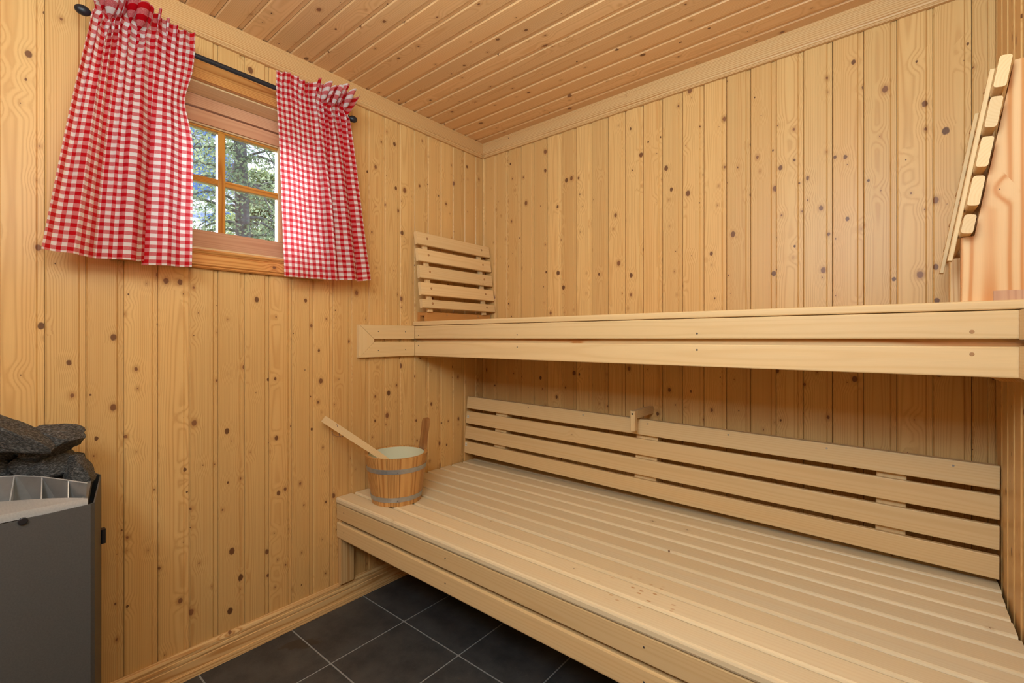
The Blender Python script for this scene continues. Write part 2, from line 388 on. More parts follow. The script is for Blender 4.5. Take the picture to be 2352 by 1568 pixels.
# ------------------------------------------------------------------ cladding
P = 0.0835
def plank_mesh(spans):
    """spans: list of (xa, xb, z0, z1) boxes cut out of the tongue-and-groove profile."""
    prof = [(0.0003, -0.0045), (0.0036, 0.0), (0.0665, 0.0), (0.0702, -0.0042), (P-0.0010, -0.0042)]
    def yat(x):
        for (xa, ya), (xb, yb) in zip(prof, prof[1:]):
            if xa <= x <= xb: return ya+(yb-ya)*(x-xa)/(xb-xa)
        return -0.0042
    bm = bmesh.new()
    for xa, xb, z0, z1 in spans:
        xa, xb = max(xa, prof[0][0]), min(xb, prof[-1][0])
        if xb-xa < 0.001: continue
        top = [(xa, yat(xa))]+[p for p in prof if xa < p[0] < xb]+[(xb, yat(xb))]
        pts = [(xa, -0.012)]+top+[(xb, -0.012)]
        lo = [bm.verts.new((x, y, z0)) for x, y in pts]; hi = [bm.verts.new((x, y, z1)) for x, y in pts]
        n = len(pts); bm.faces.new(lo); bm.faces.new(hi)
        for i in range(n): bm.faces.new((lo[i], lo[(i+1) % n], hi[(i+1) % n], hi[i]))
    return bm_mesh(bm, 'plank')
_pm = {}
def plank(parent, origin, across, normal, along, spans, mat):
    key = tuple(tuple(round(v, 4) for v in s) for s in spans)+(mat.name,)
    if key not in _pm: _pm[key] = plank_mesh(spans)
    return obj('plank', _pm[key], mat, parent, frame(origin, across, normal, along))

HX0, HX1, HZ0, HZ1 = -1.533, -0.995, 1.392, 1.951      # window opening in the left wall (Y and Z)
bm = bmesh.new()
BT = 0.15
def slab(x0, x1, y0, y1, z0, z1): add_box(bm, x0, x1, y0, y1, z0, z1)
slab(-BT, -0.0125, YF-BT, HX0, -0.1, HC+0.2); slab(-BT, -0.0125, HX1, BT, -0.1, HC+0.2)
slab(-BT, -0.0125, HX0, HX1, -0.1, HZ0); slab(-BT, -0.0125, HX0, HX1, HZ1, HC+0.2)
wall_left = obj('wall_left', bm_mesh(bm), M['backing'], kind='structure')
bm = bmesh.new(); slab(-0.0125, W+0.0125, 0.0125, BT, -0.1, HC+0.2); wall_back = obj('wall_back', bm_mesh(bm), M['backing'], kind='structure')
bm = bmesh.new(); slab(W+0.0125, W+BT, YF-BT, BT, -0.1, HC+0.2); wall_right = obj('wall_right', bm_mesh(bm), M['backing'], kind='structure')
bm = bmesh.new(); slab(-0.0125, W+0.0125, YF-BT, YF-0.0125, -0.1, HC+0.2); wall_front = obj('wall_front', bm_mesh(bm), M['backing'], kind='structure')
bm = bmesh.new(); slab(-0.0125, W+0.0125, YF-0.0125, 0.0125, HC+0.0125, HC+0.2); ceiling = obj('ceiling', bm_mesh(bm), M['backing'], kind='structure')
bm = bmesh.new(); slab(-0.0125, W+0.0125, YF-0.0125, 0.0125, -0.1, -0.0015); floor = obj('floor', bm_mesh(bm), M['grout'], kind='structure')

# left wall: joints at Y = -1.558 + k P; across = +Y, normal = +X, along = Z  (x cross y = Y x X = -Z) -> run downwards
def wall_planks(parent, start, count, pos, across, normal, along, flip=False, hole=None, lo=None, hi=None, mat=None):
    for k in range(count):
        u = start+k*P
        xa, xb = 0.0, P
        if lo is not None and u < lo: xa = lo-u
        if hi is not None and u+P > hi: xb = hi-u
        if xb-xa < 0.004: continue
        yield u, xa, xb
# left wall, along = -Z so the frame stays right handed
y = -1.558-P*12
while y < -0.002:
    xa = max(0, YF-y); xb = min(P, -0.001-y)
    if xb-xa > 0.004:
        a, b = y+xa, y+xb
        if b <= HX0 or a >= HX1: spans = [(xa, xb, 0, HC)]
        else:
            spans = [(xa, xb, 0, HC-HZ1), (xa, xb, HC-HZ0, HC)]
            if a < HX0: spans.append((xa, HX0-y, HC-HZ1, HC-HZ0))
            if b > HX1: spans.append((HX1-y, xb, HC-HZ1, HC-HZ0))
        plank(wall_left, (0, y, HC), (0, 1, 0), (1, 0, 0), (0, 0, -1), spans, M['pine'])
    y += P
# back wall: joints at X = 0.0275 + k P, across = +X, normal = -Y, along = +Z... X x (-Y) = -Z
x = 1.024-P*13
while x < W:
    xa = max(0, -x); xb = min(P, W-x)
    if xb-xa > 0.004: plank(wall_back, (x, 0, HC), (1, 0, 0), (0, -1, 0), (0, 0, -1), [(xa, xb, 0, HC)], M['pine'])
    x += P
# right wall: across = -Y, normal = -X -> (-Y) x (-X) = -Z
y = -0.030
while y > YF:
    xb = min(P, y-YF)
    if xb > 0.004: plank(wall_right, (W, y, HC), (0, -1, 0), (-1, 0, 0), (0, 0, -1), [(0, xb, 0, HC)], M['pine'])
    y -= P
plank(wall_right, (W, -0.030+P, HC), (0, -1, 0), (-1, 0, 0), (0, 0, -1), [(P-0.028, P, 0, HC)], M['pine'])
# front wall
x = W
while x > 0:
    xb = min(P, x)
    if xb > 0.004: plank(wall_front, (x, YF, HC), (-1, 0, 0), (0, 1, 0), (0, 0, -1), [(0, xb, 0, HC)], M['pine'])
    x -= P
# ceiling: boards run along X; across = +Y, normal = -Z, along: Y x (-Z) = -X
y = -0.066-P*31*1.004
PC = 0.0839
y = -0.066-PC*29
while y < -0.001:
    xa = max(0, YF-y); xb = min(P, -0.001-y)
    if xb-xa > 0.004: plank(ceiling, (W, y, HC), (0, 1, 0), (0, 0, -1), (-1, 0, 0), [(xa, xb, 0, W)], M['pine_ceiling'])
    y += PC

# floor tiles
T = 0.303
bm = bmesh.new(); add_prism(bm, rrect(0.0028, 0.0028, T-0.0028, T-0.0028, 0.002, 1), -0.008, -0.0006)
add_prism(bm, rrect(0.0036, 0.0036, T-0.0036, T-0.0036, 0.002, 1), -0.0006, 0.0)
tile_full = bm_mesh(bm, 'tile')
tx = [0.3025+k*T for k in range(-1, 6)]; ty = [-0.7652+k*T for k in range(-6, 3)]
for X0 in tx:
    for Y0 in ty:
        x0, x1, y0, y1 = max(X0, 0), min(X0+T, W), max(Y0, YF), min(Y0+T, 0)
        if x1-x0 < 0.02 or y1-y0 < 0.02: continue
        if x1-x0 > T-0.001 and y1-y0 > T-0.001:
            obj('tile', tile_full, M['tile'], floor, Matrix.Translation((X0, Y0, 0)))
        else:
            bm = bmesh.new(); add_box(bm, x0-X0+0.0028, x1-X0-0.0028, y0-Y0+0.0028, y1-Y0-0.0028, -0.008, 0.0)
            obj('tile', bm_mesh(bm), M['tile'], floor, Matrix.Translation((X0, Y0, 0)))

# ------------------------------------------------------------------ mouldings
def moulding(name, prof, origin, across, normal, along, L, mat, **kw):
    bm = bmesh.new(); add_prism(bm, prof, 0, L)
    return obj(name, bm_mesh(bm), mat, None, frame(origin, across, normal, along), kind='structure', **kw)
# ceiling cornice: local x = down from the ceiling, y = out of the wall
CP = [(0, 0), (0, 0.021), (0.012, 0.021), (0.0135, 0.0195), (0.056, 0.0195), (0.059, 0.0175), (0.063, 0.0190), (0.068, 0.0180), (0.0705, 0.0150), (0.0755, 0.0115), (0.0755, 0)]
# across=-Z normal=+X: (-Z)x(X) = -Y
moulding('trim_1', CP, (0.0005, -0.0005, HC), (0, 0, -1), (1, 0, 0), (0, -1, 0), -YF, M['pine_trim'])
# back: across -Z, normal -Y : (-Z)x(-Y) = Z x Y = -X
moulding('trim_2', CP, (W, -0.0005, HC), (0, 0, -1), (0, -1, 0), (-1, 0, 0), W-0.021, M['pine_trim'])
moulding('trim_3', CP, (W-0.0005, YF, HC), (0, 0, -1), (-1, 0, 0), (0, 1, 0), -YF-0.021, M['pine_trim'])
moulding('trim_4', CP, (0.021, YF+0.0005, HC), (0, 0, -1), (0, 1, 0), (1, 0, 0), W-0.042, M['pine_trim'])
# corner strips
SQ = rrect(0, 0, 0.016, 0.010, 0.003, 2)
moulding('trim_5', SQ, (W-0.0005, -0.001, HC-0.0755), (-1, 0, 0), (0, -1, 0), (0, 0, 1), 0.0, M['pine']) if False else None
bm = bmesh.new(); add_prism(bm, rrect(0, 0, 0.016, 0.012, 0.003, 2), 0.0, HC-0.0755-0.47)
obj('trim_5', bm_mesh(bm), M['pine'], None, frame((W-0.016, -0.0125, 0.47), (1, 0, 0), (0, 1, 0), (0, 0, 1)), kind='structure')
# skirting: local x = up from floor, y = out
BP = [(0.0, 0), (0.0, 0.024), (0.019, 0.022), (0.0215, 0.0165), (0.050, 0.0165), (0.0520, 0.0135), (0.054, 0.0150), (0.0600, 0.0160), (0.066, 0.0150), (0.0675, 0.0120), (0.0695, 0.0125), (0.078, 0.0130), (0.084, 0.0100), (0.0885, 0.0045), (0.0885, 0)]
# left: across Z, normal X -> Z x X = Y
moulding('baseboard_left', BP, (0.0005, YF, 0.001), (0, 0, 1), (1, 0, 0), (0, 1, 0), -YF-0.0005, M['pine_trim'])
# back: across Z, normal -Y: Z x (-Y) = X
moulding('baseboard_back', BP, (0.0245, -0.0005, 0.001), (0, 0, 1), (0, -1, 0), (1, 0, 0), W-0.049, M['pine_trim'])
moulding('baseboard_right', BP, (W-0.0005, -0.0005, 0.001), (0, 0, 1), (-1, 0, 0), (0, -1, 0), -YF-0.0005, M['pine_trim'])
moulding('baseboard_front', BP, (W-0.0245, YF+0.0005, 0.001), (0, 0, 1), (0, 1, 0), (-1, 0, 0), W-0.049, M['pine_trim'])

# ------------------------------------------------------------------ window
win = empty('window_1', (0, (HX0+HX1)/2, HZ0), kind='structure')
def wb(name, y0, y1, z0, z1, xf, t, mat, along='y', r=0.0015, **kw):
    """Board in the YZ plane, front face at X = xf, thickness t; grain along y or z."""
    if along == 'y':   # across = +Z, normal = +X, along = +Y
        return board(name, (xf, y0, z0), (0, 0, 1), (1, 0, 0), (0, 1, 0), z1-z0, t, y1-y0, mat, win, r, **kw)
    return board(name, (xf, y0, z1), (0, 1, 0), (1, 0, 0), (0, 0, -1), y1-y0, t, z1-z0, mat, win, r, **kw)
# casing boards on the wall
CW = 0.058
wb('casing', HX0-CW, HX1+CW, HZ1-0.004, HZ1+0.056, 0.020, 0.0195, M['pine_cas'])
bm = bmesh.new()
add_prism(bm, [(0, 0), (0, 0.014), (0.004, 0.017), (0.008, 0.014), (0.012, 0.020), (0.044, 0.020), (0.0455, 0.016), (0.048, 0.019), (0.056, 0.026), (0.061, 0.026), (0.063, 0.022), (0.063, 0)], 0, HX1-HX0+2*CW)
obj('casing', bm_mesh(bm), M['pine_cas'], win, frame((0.0005, HX0-CW, HZ0-0.063), (0, 0, 1), (1, 0, 0), (0, 1, 0)), label='moulded pine casing board under the window')
wb('casing', HX0-CW, HX0, HZ0+0.0005, HZ1-0.0045, 0.020, 0.0195, M['pine_cas'], 'z')
wb('casing', HX1, HX1+CW, HZ0+0.0005, HZ1-0.0045, 0.020, 0.0195, M['pine_cas'], 'z')
# lining of the reveal
board('lining', (0.0, HX0, HZ1-0.002), (-1, 0, 0), (0, 0, -1), (0, 1, 0), 0.1, 0.010, HX1-HX0, M['pale'], win) if False else None
bm = bmesh.new(); add_box(bm, 0, 0.099, 0, 0.008, 0, HX1-HX0)
me_l = bm_mesh(bm)
# top lining: across -X? use frame across=+X, normal=-Z, along = X x (-Z) = Y
obj('lining', me_l, M['pale'], win, frame((-0.0995, HX0, HZ1-0.0005), (1, 0, 0), (0, 0, -1), (0, 1, 0)), label='pale wooden soffit of the window reveal')
bm = bmesh.new(); add_box(bm, 0, 0.099, 0, 0.008, 0, HX1-HX0)
# bottom lining: across +X, normal = +Z, along = X x Z = -Y
obj('lining', bm_mesh(bm), M['pale'], win, frame((-0.0995, HX1, HZ0+0.0005), (1, 0, 0), (0, 0, 1), (0, -1, 0)))
bm = bmesh.new(); add_box(bm, 0, 0.099, 0, 0.008, 0, HZ1-HZ0-0.018); me_s = bm_mesh(bm)
# left jamb (at HX0) normal +Y: across X, normal Y, along Z
obj('lining', me_s, M['pale'], win, frame((-0.0995, HX0+0.0005, HZ0+0.009), (1, 0, 0), (0, 1, 0), (0, 0, 1)))
obj('lining', me_s, M['pale'], win, frame((-0.0995, HX1-0.0005, HZ1-0.009), (1, 0, 0), (0, -1, 0), (0, 0, -1)))
# frame head and sash
wy0, wy1 = HX0+0.009, HX1-0.009
gy0, gy1, gz0, gz1 = -1.462, -1.067, 1.478, 1.838         # glazed area
my0, my1, mz0, mz1 = -1.279, -1.252, 1.6475, 1.668       # glazing bars
wb('window_frame', wy0, wy1, 1.901, HZ1-0.009, -0.088, 0.045, M['sash'])
wb('window_frame', wy0, wy1, HZ0+0.009, 1.408, -0.088, 0.045, M['sash'])
wb('sash_rail', wy0+0.003, wy1-0.003, 1.851, 1.896, -0.092, 0.045, M['sash'])
wb('sash_rail', wy0+0.003, wy1-0.003, 1.410, 1.476, -0.092, 0.045, M['sash'])
wb('sash_stile', wy0+0.003, gy0-0.006, 1.477, 1.850, -0.092, 0.045, M['sash'], 'z')
wb('sash_stile', gy1+0.006, wy1-0.003, 1.477, 1.850, -0.092, 0.045, M['sash'], 'z')
wb('glazing_bead', gy0-0.006, gy1+0.006, 1.8445, 1.8505, -0.098, 0.03, M['pale'])
wb('glazing_bead', gy0-0.006, gy0, 1.477, 1.844, -0.098, 0.03, M['pale'], 'z')
wb('glazing_bead', gy1, gy1+0.006, 1.477, 1.844, -0.098, 0.03, M['pale'], 'z')
wb('glazing_bar', gy0, gy1, 1.837, 1.844, -0.102, 0.026, M['varnish'])
wb('glazing_bar', my0+0.003, my1, 1.477, 1.837, -0.100, 0.026, M['varnish'], 'z')
wb('glazing_bar', gy0, my0+0.003, mz0, mz1, -0.1005, 0.026, M['varnish'])
wb('glazing_bar', my1, gy1, mz0, mz1, -0.1005, 0.026, M['varnish'])
for a, b in ((gy0, my0+0.003), (my1, gy1)):
    for c, d in ((1.477, mz0), (mz1, 1.837)):
        bm = bmesh.new(); add_box(bm, -0.118, -0.115, a+0.0003, b-0.0003, c+0.0003, d-0.0003)
        obj('pane', bm_mesh(bm), M['glass'], win)

# ------------------------------------------------------------------ curtain rod
rod = empty('curtain_rod', (0.09, -1.265, 1.98), label='black iron curtain rod with round finials above the window', cat='curtain rod')
bm = bmesh.new(); add_tube(bm, [(0.09, -1.640, 1.98), (0.09, -0.880, 1.98)], 0.0078, 16)
obj('pole', bm_mesh(bm, smooth=False), M['black'], rod)
for s, yy in ((-1, -1.632), (1, -0.884)):
    q = Vector((0, s, 0)).to_track_quat('Z', 'Y').to_matrix().to_4x4(); q.translation = Vector((0.09, yy, 1.98))
    bm = bmesh.new()
    add_lathe(bm, [(0.0095, -0.012), (0.0100, 0.0), (0.0095, 0.006), (0.005, 0.009), (0.0042, 0.012), (0.007, 0.0145), (0.0105, 0.0185), (0.0128, 0.025), (0.0130, 0.031), (0.0115, 0.038), (0.0075, 0.0435), (0.002, 0.046)], n=24)
    me = bm_mesh(bm, smooth=True)
    obj('finial', me, M['black'], rod, q)
for yy in (-1.510, -0.985):
    bm = bmesh.new(); add_box(bm, 0.0005, 0.018, yy-0.014, yy+0.014, 2.020, 2.082)
    obj('mounting_block', bm_mesh(bm), M['sash'], rod)
    bm = bmesh.new(); add_tube(bm, [(0.018, yy, 2.030), (0.05, yy, 2.024), (0.086, yy, 2.004), (0.094, yy, 1.990)], 0.004, 8)
    obj('bracket', bm_mesh(bm), M['black'], rod)

# ------------------------------------------------------------------ curtains
def lerp(a, b, t): return a+(b-a)*t
def interp(tab, x):
    for (xa, ya), (xb, yb) in zip(tab, tab[1:]):
        if x <= xb: return lerp(ya, yb, (x-xa)/(xb-xa)) if xb > xa else yb
    return tab[-1][1]
def sstep(a, b, x):
    t = min(1, max(0, (x-a)/(b-a))); return t*t*(3-2*t)

def curtain(name, label, ztop, zbot, ytop, ybot, width, gather, bottom, pleats, lowfold, seed, edge=0.0):
    """s runs over the cloth from its lower Y to its higher Y edge; v from header to hem."""
    NS, NV = 340, 150
    bm = bmesh.new(); uvl = bm.loops.layers.uv.new('UVMap'); grid = []
    zrod = 1.98
    for j in range(NV+1):
        row = []
        v = j/NV; zz = lerp(ztop, zbot, v)
        for i in range(NS+1):
            s = i/NS
            yt = interp(ytop, s); yb = interp(ybot, s)
            down = min(1, max(0, (zrod-zz)/(zrod-zbot)))
            f = down**0.85
            y = lerp(yt, yb, f)
            gth = interp(gather, s)
            # tight ruching on the pole
            near = math.exp(-((zz-zrod)/0.055)**2)
            up = max(0, (zz-zrod)/(ztop-zrod))
            ph = 2*math.pi*pleats*(s+0.012*math.sin(s*23+seed)+0.01*math.sin(s*57+seed*2))
            amp = gth*(0.0105*math.exp(-down*4.0)+0.0012)*(1+0.7*up)
            amp *= (1-0.65*math.exp(-((zz-zrod)/0.011)**2))*(1+1.0*up)
            x = 0.1045+amp*(1+math.sin(ph))*0.85+0.0045*up*math.sin(s*31+seed)+0.020*up*gth*(0.4+gth)
            y += amp*0.55*math.cos(ph)*(0.4+near)
            # bigger folds growing towards the hem
            for (c, wd_, ax, sy) in lowfold:
                d = (s-c)/wd_
                e = math.exp(-d*d)
                g2 = sstep(0.02, 0.6, down)
                x += ax*e*g2
                y += sy*d*e*g2
            x += bottom*down*math.sin(s*6.0+seed)
            y += -0.024*edge*math.exp(-((zz-1.82)/0.08)**2)*s**8
            # fine crumple, stronger at the header
            nn = noise.noise(Vector((s*14+seed, zz*9, 0.3)))
            x += nn*(0.0035+0.004*gth*near)
            # pole pocket: cloth bulges round the pole
            if abs(zz-zrod) < 0.016: x += 0.003*(1-abs(zz-zrod)/0.016)
            st = 0.0025*math.exp(-((zz-(zrod-0.022))/0.004)**2)+0.0025*math.exp(-((zz-(zrod+0.022))/0.004)**2)
            x -= st
            z2 = zz
            z2 += (1-v)**6*0.010*math.sin(s*19+seed)*(0.4+gth)
            z2 += interp(hems[name+str(seed)], s)*down**3
            row.append(bm.verts.new((x, y, z2)))
        grid.append(row)
    for j in range(NV):
        for i in range(NS):
            f = bm.faces.new((grid[j][i], grid[j+1][i], grid[j+1][i+1], grid[j][i+1])); f.smooth = True
            for lp, (a, b) in zip(f.loops, ((i, j), (i, j+1), (i+1, j+1), (i+1, j))):
                lp[uvl].uv = (a/NS*width, (ztop-zbot)*(1-b/NV))
    me = bpy.data.meshes.new('cloth'); bm.normal_update(); bm.to_mesh(me); bm.free()
    return obj(name, me, M['gingham'], label=label, cat='curtain', group='red gingham window curtains')

hems = {'curtain1': [(0, 0.008), (0.25, 0.0), (0.6, 0.0), (0.63, 0.006), (0.68, -0.006), (1, 0.0)],
        'curtain4': [(0, -0.002), (0.4, 0.002), (0.60, 0.0), (0.66, 0.006), (0.9, 0.010), (1, 0.018)]}
cl = curtain('curtain', 'wider red and white gingham curtain nearer the heater, gathered at its outer edge', 2.034, 1.317,
        [(0, -1.640), (0.25, -1.600), (0.45, -1.560), (0.62, -1.515), (1, -1.405)],
        [(0, -1.741), (0.30, -1.648), (0.60, -1.553), (0.64, -1.535), (0.68, -1.528), (1, -1.415)],
        0.318, [(0, 1.0), (0.5, 1.0), (0.7, 0.45), (1, 0.12)], 0.006, 12.5,
        [(0.07, 0.05, -0.008, 0.0), (0.18, 0.05, 0.016, 0.004), (0.34, 0.055, -0.020, -0.004), (0.54, 0.060, 0.028, 0.012), (0.665, 0.042, -0.022, -0.016), (0.80, 0.05, 0.010, 0.0), (0.92, 0.04, -0.008, 0.0)], 1, 1.0)
cr_ = curtain('curtain', 'narrower red and white gingham curtain nearer the room corner and the black ball finial', 2.040, 1.320,
        [(0, -1.163), (0.30, -1.085), (0.55, -1.015), (0.72, -0.972), (0.86, -0.935), (1, -0.893)],
        [(0, -1.132), (0.50, -0.965), (0.56, -0.952), (0.60, -0.945), (0.88, -0.835), (0.92, -0.818), (1, -0.783)],
        0.338, [(0, 0.10), (0.45, 0.25), (0.6, 0.9), (1, 1.0)], 0.005, 12.0,
        [(0.12, 0.06, 0.007, 0.0), (0.32, 0.06, -0.007, 0.0), (0.55, 0.045, 0.024, 0.013), (0.64, 0.045, -0.020, -0.012), (0.78, 0.045, 0.016, 0.006), (0.88, 0.035, -0.018, -0.009), (0.96, 0.03, 0.008, 0.0)], 4)

# ------------------------------------------------------------------ lower bench
ZS = 0.445; YL = -0.8755
lb = empty('lower_bench', (W/2, -0.44, 0), label='deep lower sauna bench of long pale slats with two fascia boards', cat='bench')
ST = 0.024
def slatx(parent, y1, w, ztop, x0, x1, mat, t=ST, r=0.005, name='slat', **kw):
    """slat along X: across=-Y, normal=+Z, along = (-Y)x(Z) = -X"""
    return board(name, (x1, y1, ztop), (0, -1, 0), (0, 0, 1), (-1, 0, 0), w, t, x1-x0, mat, parent, r, **kw)
ye = -0.0065
for k in range(10):
    slatx(lb, ye-k*0.0796, 0.0718, ZS, 0.003+random.uniform(0, 0.002), W-0.006-random.uniform(0, 0.010), M['seat'], r=0.0065)
slatx(lb, ye-10*0.0796+0.0, 0.0765, ZS, 0.003, W-0.004, M['seat'], 0.0245, 0.007)
def fascia(parent, yf, z0, z1, x0, x1, t=0.024, mat=None, r=0.003, name='fascia_board', **kw):
    # across=+Z, normal=-Y, along = Z x -Y = X
    return board(name, (x0, yf, z0), (0, 0, 1), (0, -1, 0), (1, 0, 0), z1-z0, t, x1-x0, mat or M['aspen'], parent, r, **kw)
fascia(lb, YL, 0.3565, 0.4185, 0.003, W-0.003)
fascia(lb, YL, 0.279, 0.3440, 0.003, W-0.003, r=0.005)
fascia(lb, YL+0.062, 0.285, 0.419, 0.003, W-0.003, 0.036, M['pine'], name='front_rail')
for x0 in (0.06, 0.62, 1.32, 1.90):      # joists under the slats
    board('joist', (x0, -0.813, ZS-ST-0.002), (1, 0, 0), (0, 0, 1), (0, -1, 0), 0.045, 0.07, 0.0, M['pine'], lb) if False else None
    bm = bmesh.new(); add_prism(bm, rrect(0, -0.095, 0.040, 0, 0.002, 1), 0, 0.80)
    obj('joist', bm_mesh(bm), M['pine'], lb, frame((x0, -0.012, ZS-ST-0.0015), (1, 0, 0), (0, 0, 1), (0, -1, 0)))
# wall post under the front edge, on the left and right wall
board('support_post', (0.0255, -0.870, 0.420), (0, 1, 0), (1, 0, 0), (0, 0, -1), 0.060, 0.0245, 0.420-0.0905, M['pine_trim'], lb, label='short upright post against the window wall')
board('support_post', (W-0.0255, -0.812, 0.420), (0, -1, 0), (-1, 0, 0), (0, 0, -1), 0.060, 0.0245, 0.420-0.0905, M['pine_trim'], lb)
for xx in (0.055, 0.66, 1.33, 1.93):
    for zz in (0.392, 0.312): disc('screw', (xx, YL-0.0004, zz), (0, -1, 0), 0.0026, 0.001, M['screw'], lb)

# ------------------------------------------------------------------ upper bench
ub = empty('upper_bench', (W/2, -0.25, 1.01), label='upper sauna bench fixed between the walls with double fascia boards', cat='bench')
YU = -0.490; ZU = 1.178
XU0, XU1 = 0.0225, W-0.0225
for k in range(6):
    w_ = 0.0735
    slatx(ub, -0.004-k*0.0815, w_, ZU, 0.004, W-0.004, M['aspen'], 0.020, 0.004)
# last slat overhangs the fascia slightly
fascia(ub, YU, 1.0965, 1.1560, XU0, XU1)
fascia(ub, YU, 1.0155, 1.0805, XU0, XU1)
fascia(ub, YU+0.026, 1.020, 1.156, 0.002, W-0.002, 0.036, M['block'], name='front_rail')
for x0, nx in ((0.0005, 1), (W-0.0005, -1)):
    if nx > 0: board('wall_ledger', (0.045, -0.452, 1.150), (0, 1, 0), (1, 0, 0), (0, 0, -1), 0.40, 0.0445, 0.0, M['pine'], ub) if False else None
for xa in (0.001, W-0.046):
    bm = bmesh.new(); add_prism(bm, rrect(0, -0.150, 0.045, 0, 0.002, 1), 0, 0.440)
    obj('wall_ledger', bm_mesh(bm), M['pine'], ub, frame((xa, -0.006, 1.1555), (1, 0, 0), (0, 0, 1), (0, -1, 0)))
bm = bmesh.new(); add_prism(bm, rrect(0, -0.095, 0.040, 0, 0.002, 1), 0, 0.440)
obj('joist', bm_mesh(bm), M['pine'], ub, frame((0.98, -0.006, 1.1555), (1, 0, 0), (0, 0, 1), (0, -1, 0)))
for xx in (0.048, 0.645, 1.324, 1.899):
    big = 0.0042 if xx > 1.8 else (0.003 if xx > 1.0 else 0.0026)
    for zz in (1.112, 1.064): disc('screw', (xx, YU-0.0004, zz), (0, -1, 0), big, 0.001, M['screw'] if xx < 1.8 else M['plug'], ub)

# fascia frame that runs on along each side wall with a mitred end
def mitre_frame(name, xs, nx, label):
    root = empty(name, (xs, -0.64, 1.016), label=label, cat='fascia frame')
    ya, yb = -0.784, YU-0.0005
    zt, zb, zm1, zm0 = 1.1565, 1.016, 1.095, 1.0815
    ym = -0.711
    th = 0.0215
    def flat(pname, pts, grain):
        # pts (Y,Z) polygon; grain 'y' or 'z'
        bm = bmesh.new()
        if grain == 'y':    # local z = Y
            mw = frame((xs, 0, 0), (0, 0, 1), (1, 0, 0), (0, 1, 0)); loc = lambda y_, z_: (z_, y_)
        else:               # local z = -Z, local x = Y
            mw = frame((xs, 0, 0), (0, 1, 0), (1, 0, 0), (0, 0, -1)); loc = lambda y_, z_: (y_, -z_)
        y0_, y1_ = (0, th) if nx > 0 else (-th, 0)
        q = [loc(*p) for p in pts]
        front = y1_ if nx > 0 else y0_; back = y0_ if nx > 0 else y1_
        cx = sum(p[0] for p in q)/len(q); cz = sum(p[1] for p in q)/len(q)
        A = [bm.verts.new((a, back, b)) for a, b in q]
        B = [bm.verts.new((a, lerp(back, front, 0.9), b)) for a, b in q]
        C = [bm.verts.new((a+(cx-a)*0.012, front, b+(cz-b)*0.012)) for a, b in q]
        n = len(q); bm.faces.new(A); bm.faces.new(C)
        for R1, R2 in ((A, B), (B, C)):
            for i in range(n): bm.faces.new((R1[i], R1[(i+1) % n], R2[(i+1) % n], R2[i]))
        obj(pname, bm_mesh(bm), M['aspen'], root, mw)
    e = 0.0004
    flat('top_rail', [(ya+e, zt), (yb, zt), (yb, zm1), (ym+e, zm1)], 'y')
    flat('bottom_rail', [(ya+e, zb), (ym+e, zm0), (yb, zm0), (yb, zb)], 'y')
    flat('end_piece', [(ya, zb+e), (ya, zt-e), (ym, zm1-e), (ym, zm0+e)], 'z')
    for yy in (-0.69, -0.545):
        for zz in (1.128, 1.045): disc('screw', (xs+nx*(th+0.0002), yy, zz), (nx, 0, 0), 0.0025, 0.001, M['screw'], root)
mitre_frame('fascia_frame', 0.0005, 1, 'pale mitred fascia frame on the window wall beside the upper bench end')
mitre_frame('fascia_frame', W-0.0005, -1, 'mitred fascia frame on the wall opposite the window, cut off by the photo edge')

# ------------------------------------------------------------------ slatted backrests on the upper bench
def backrest(label, mw, flip, support, n=5):
    """panel: local x = along the slats, y = panel normal (towards the sitter), z = up along the panel"""
    root = empty('backrest', mw.translation, label=label, cat='backrest')
    L, pitch, t, rt = 0.498, 0.0800, 0.019, 0.014
    ys = 0.0 if not flip else -rt          # front of the slats
    hts = [0.041]+[0.0605]*(n-1)
    z = 0.0
    for k, h in enumerate(hts):
        # across = -z? board frame: across=up, normal=y, along = up x y
        o = board('slat', (0, 0, 0), (1, 0, 0), (0, 1, 0), (0, 0, 1), h, t, L, M['aspen'], root, 0.004)
        fm = mw @ frame((L, ys, z), (0, 0, 1), (0, 1, 0), (-1, 0, 0))
        WM[o] = fm; o.matrix_basis = WM[root].inverted() @ fm
        for xx in (0.062, L-0.062):
            yy = ys+0.0008
            nrm = (0, 1, 0)
            if flip: yy = 0.0012
            p = mw @ Vector((xx, yy, z+h*0.55)); nv = (mw.to_3x3() @ Vector(nrm))
            disc('dowel', p, nv, 0.0058, 0.0016, M['plug'], root)
        z += h+(pitch-0.0605)
    for xx in (0.050, L-0.076):
        me = board_mesh(0.026, rt, z-0.006, 0.0015)
        if me.materials and me.materials[0] != M['aspen']: me = me.copy(); me.materials.clear()
        yr = -t-0.0003 if not flip else 0.0
        obj('rail', me, M['aspen'], root, mw @ frame((xx, yr, -0.014), (1, 0, 0), (0, 1, 0), (0, 0, 1)))
    return root, z
# left one: leans on the window wall, slats along Y.  local x=+Y? right-handed: x=(0,-1,0)... choose x=-Y, y=+X leaning, z = x cross y
lean = Vector((0.060-0.104, 0, 1.580-1.238)).normalized()          # panel up direction
ax = Vector((0, 1, 0)); nrm = ax.cross(lean)                    # candidate normal
# need x cross y = z : (ax) x (n) = lean -> n = lean x ax
n_ = lean.cross(ax)
if n_.x < 0: ax = -ax; n_ = lean.cross(ax)
orig = Vector((0.104, -0.012 if ax.y < 0 else -0.510, 1.239))
mwL = Matrix((ax, n_, lean)).transposed().to_4x4(); mwL.translation = orig
brl, _ = backrest('small slatted backrest leaning on the window wall above the upper bench', mwL, False, None)
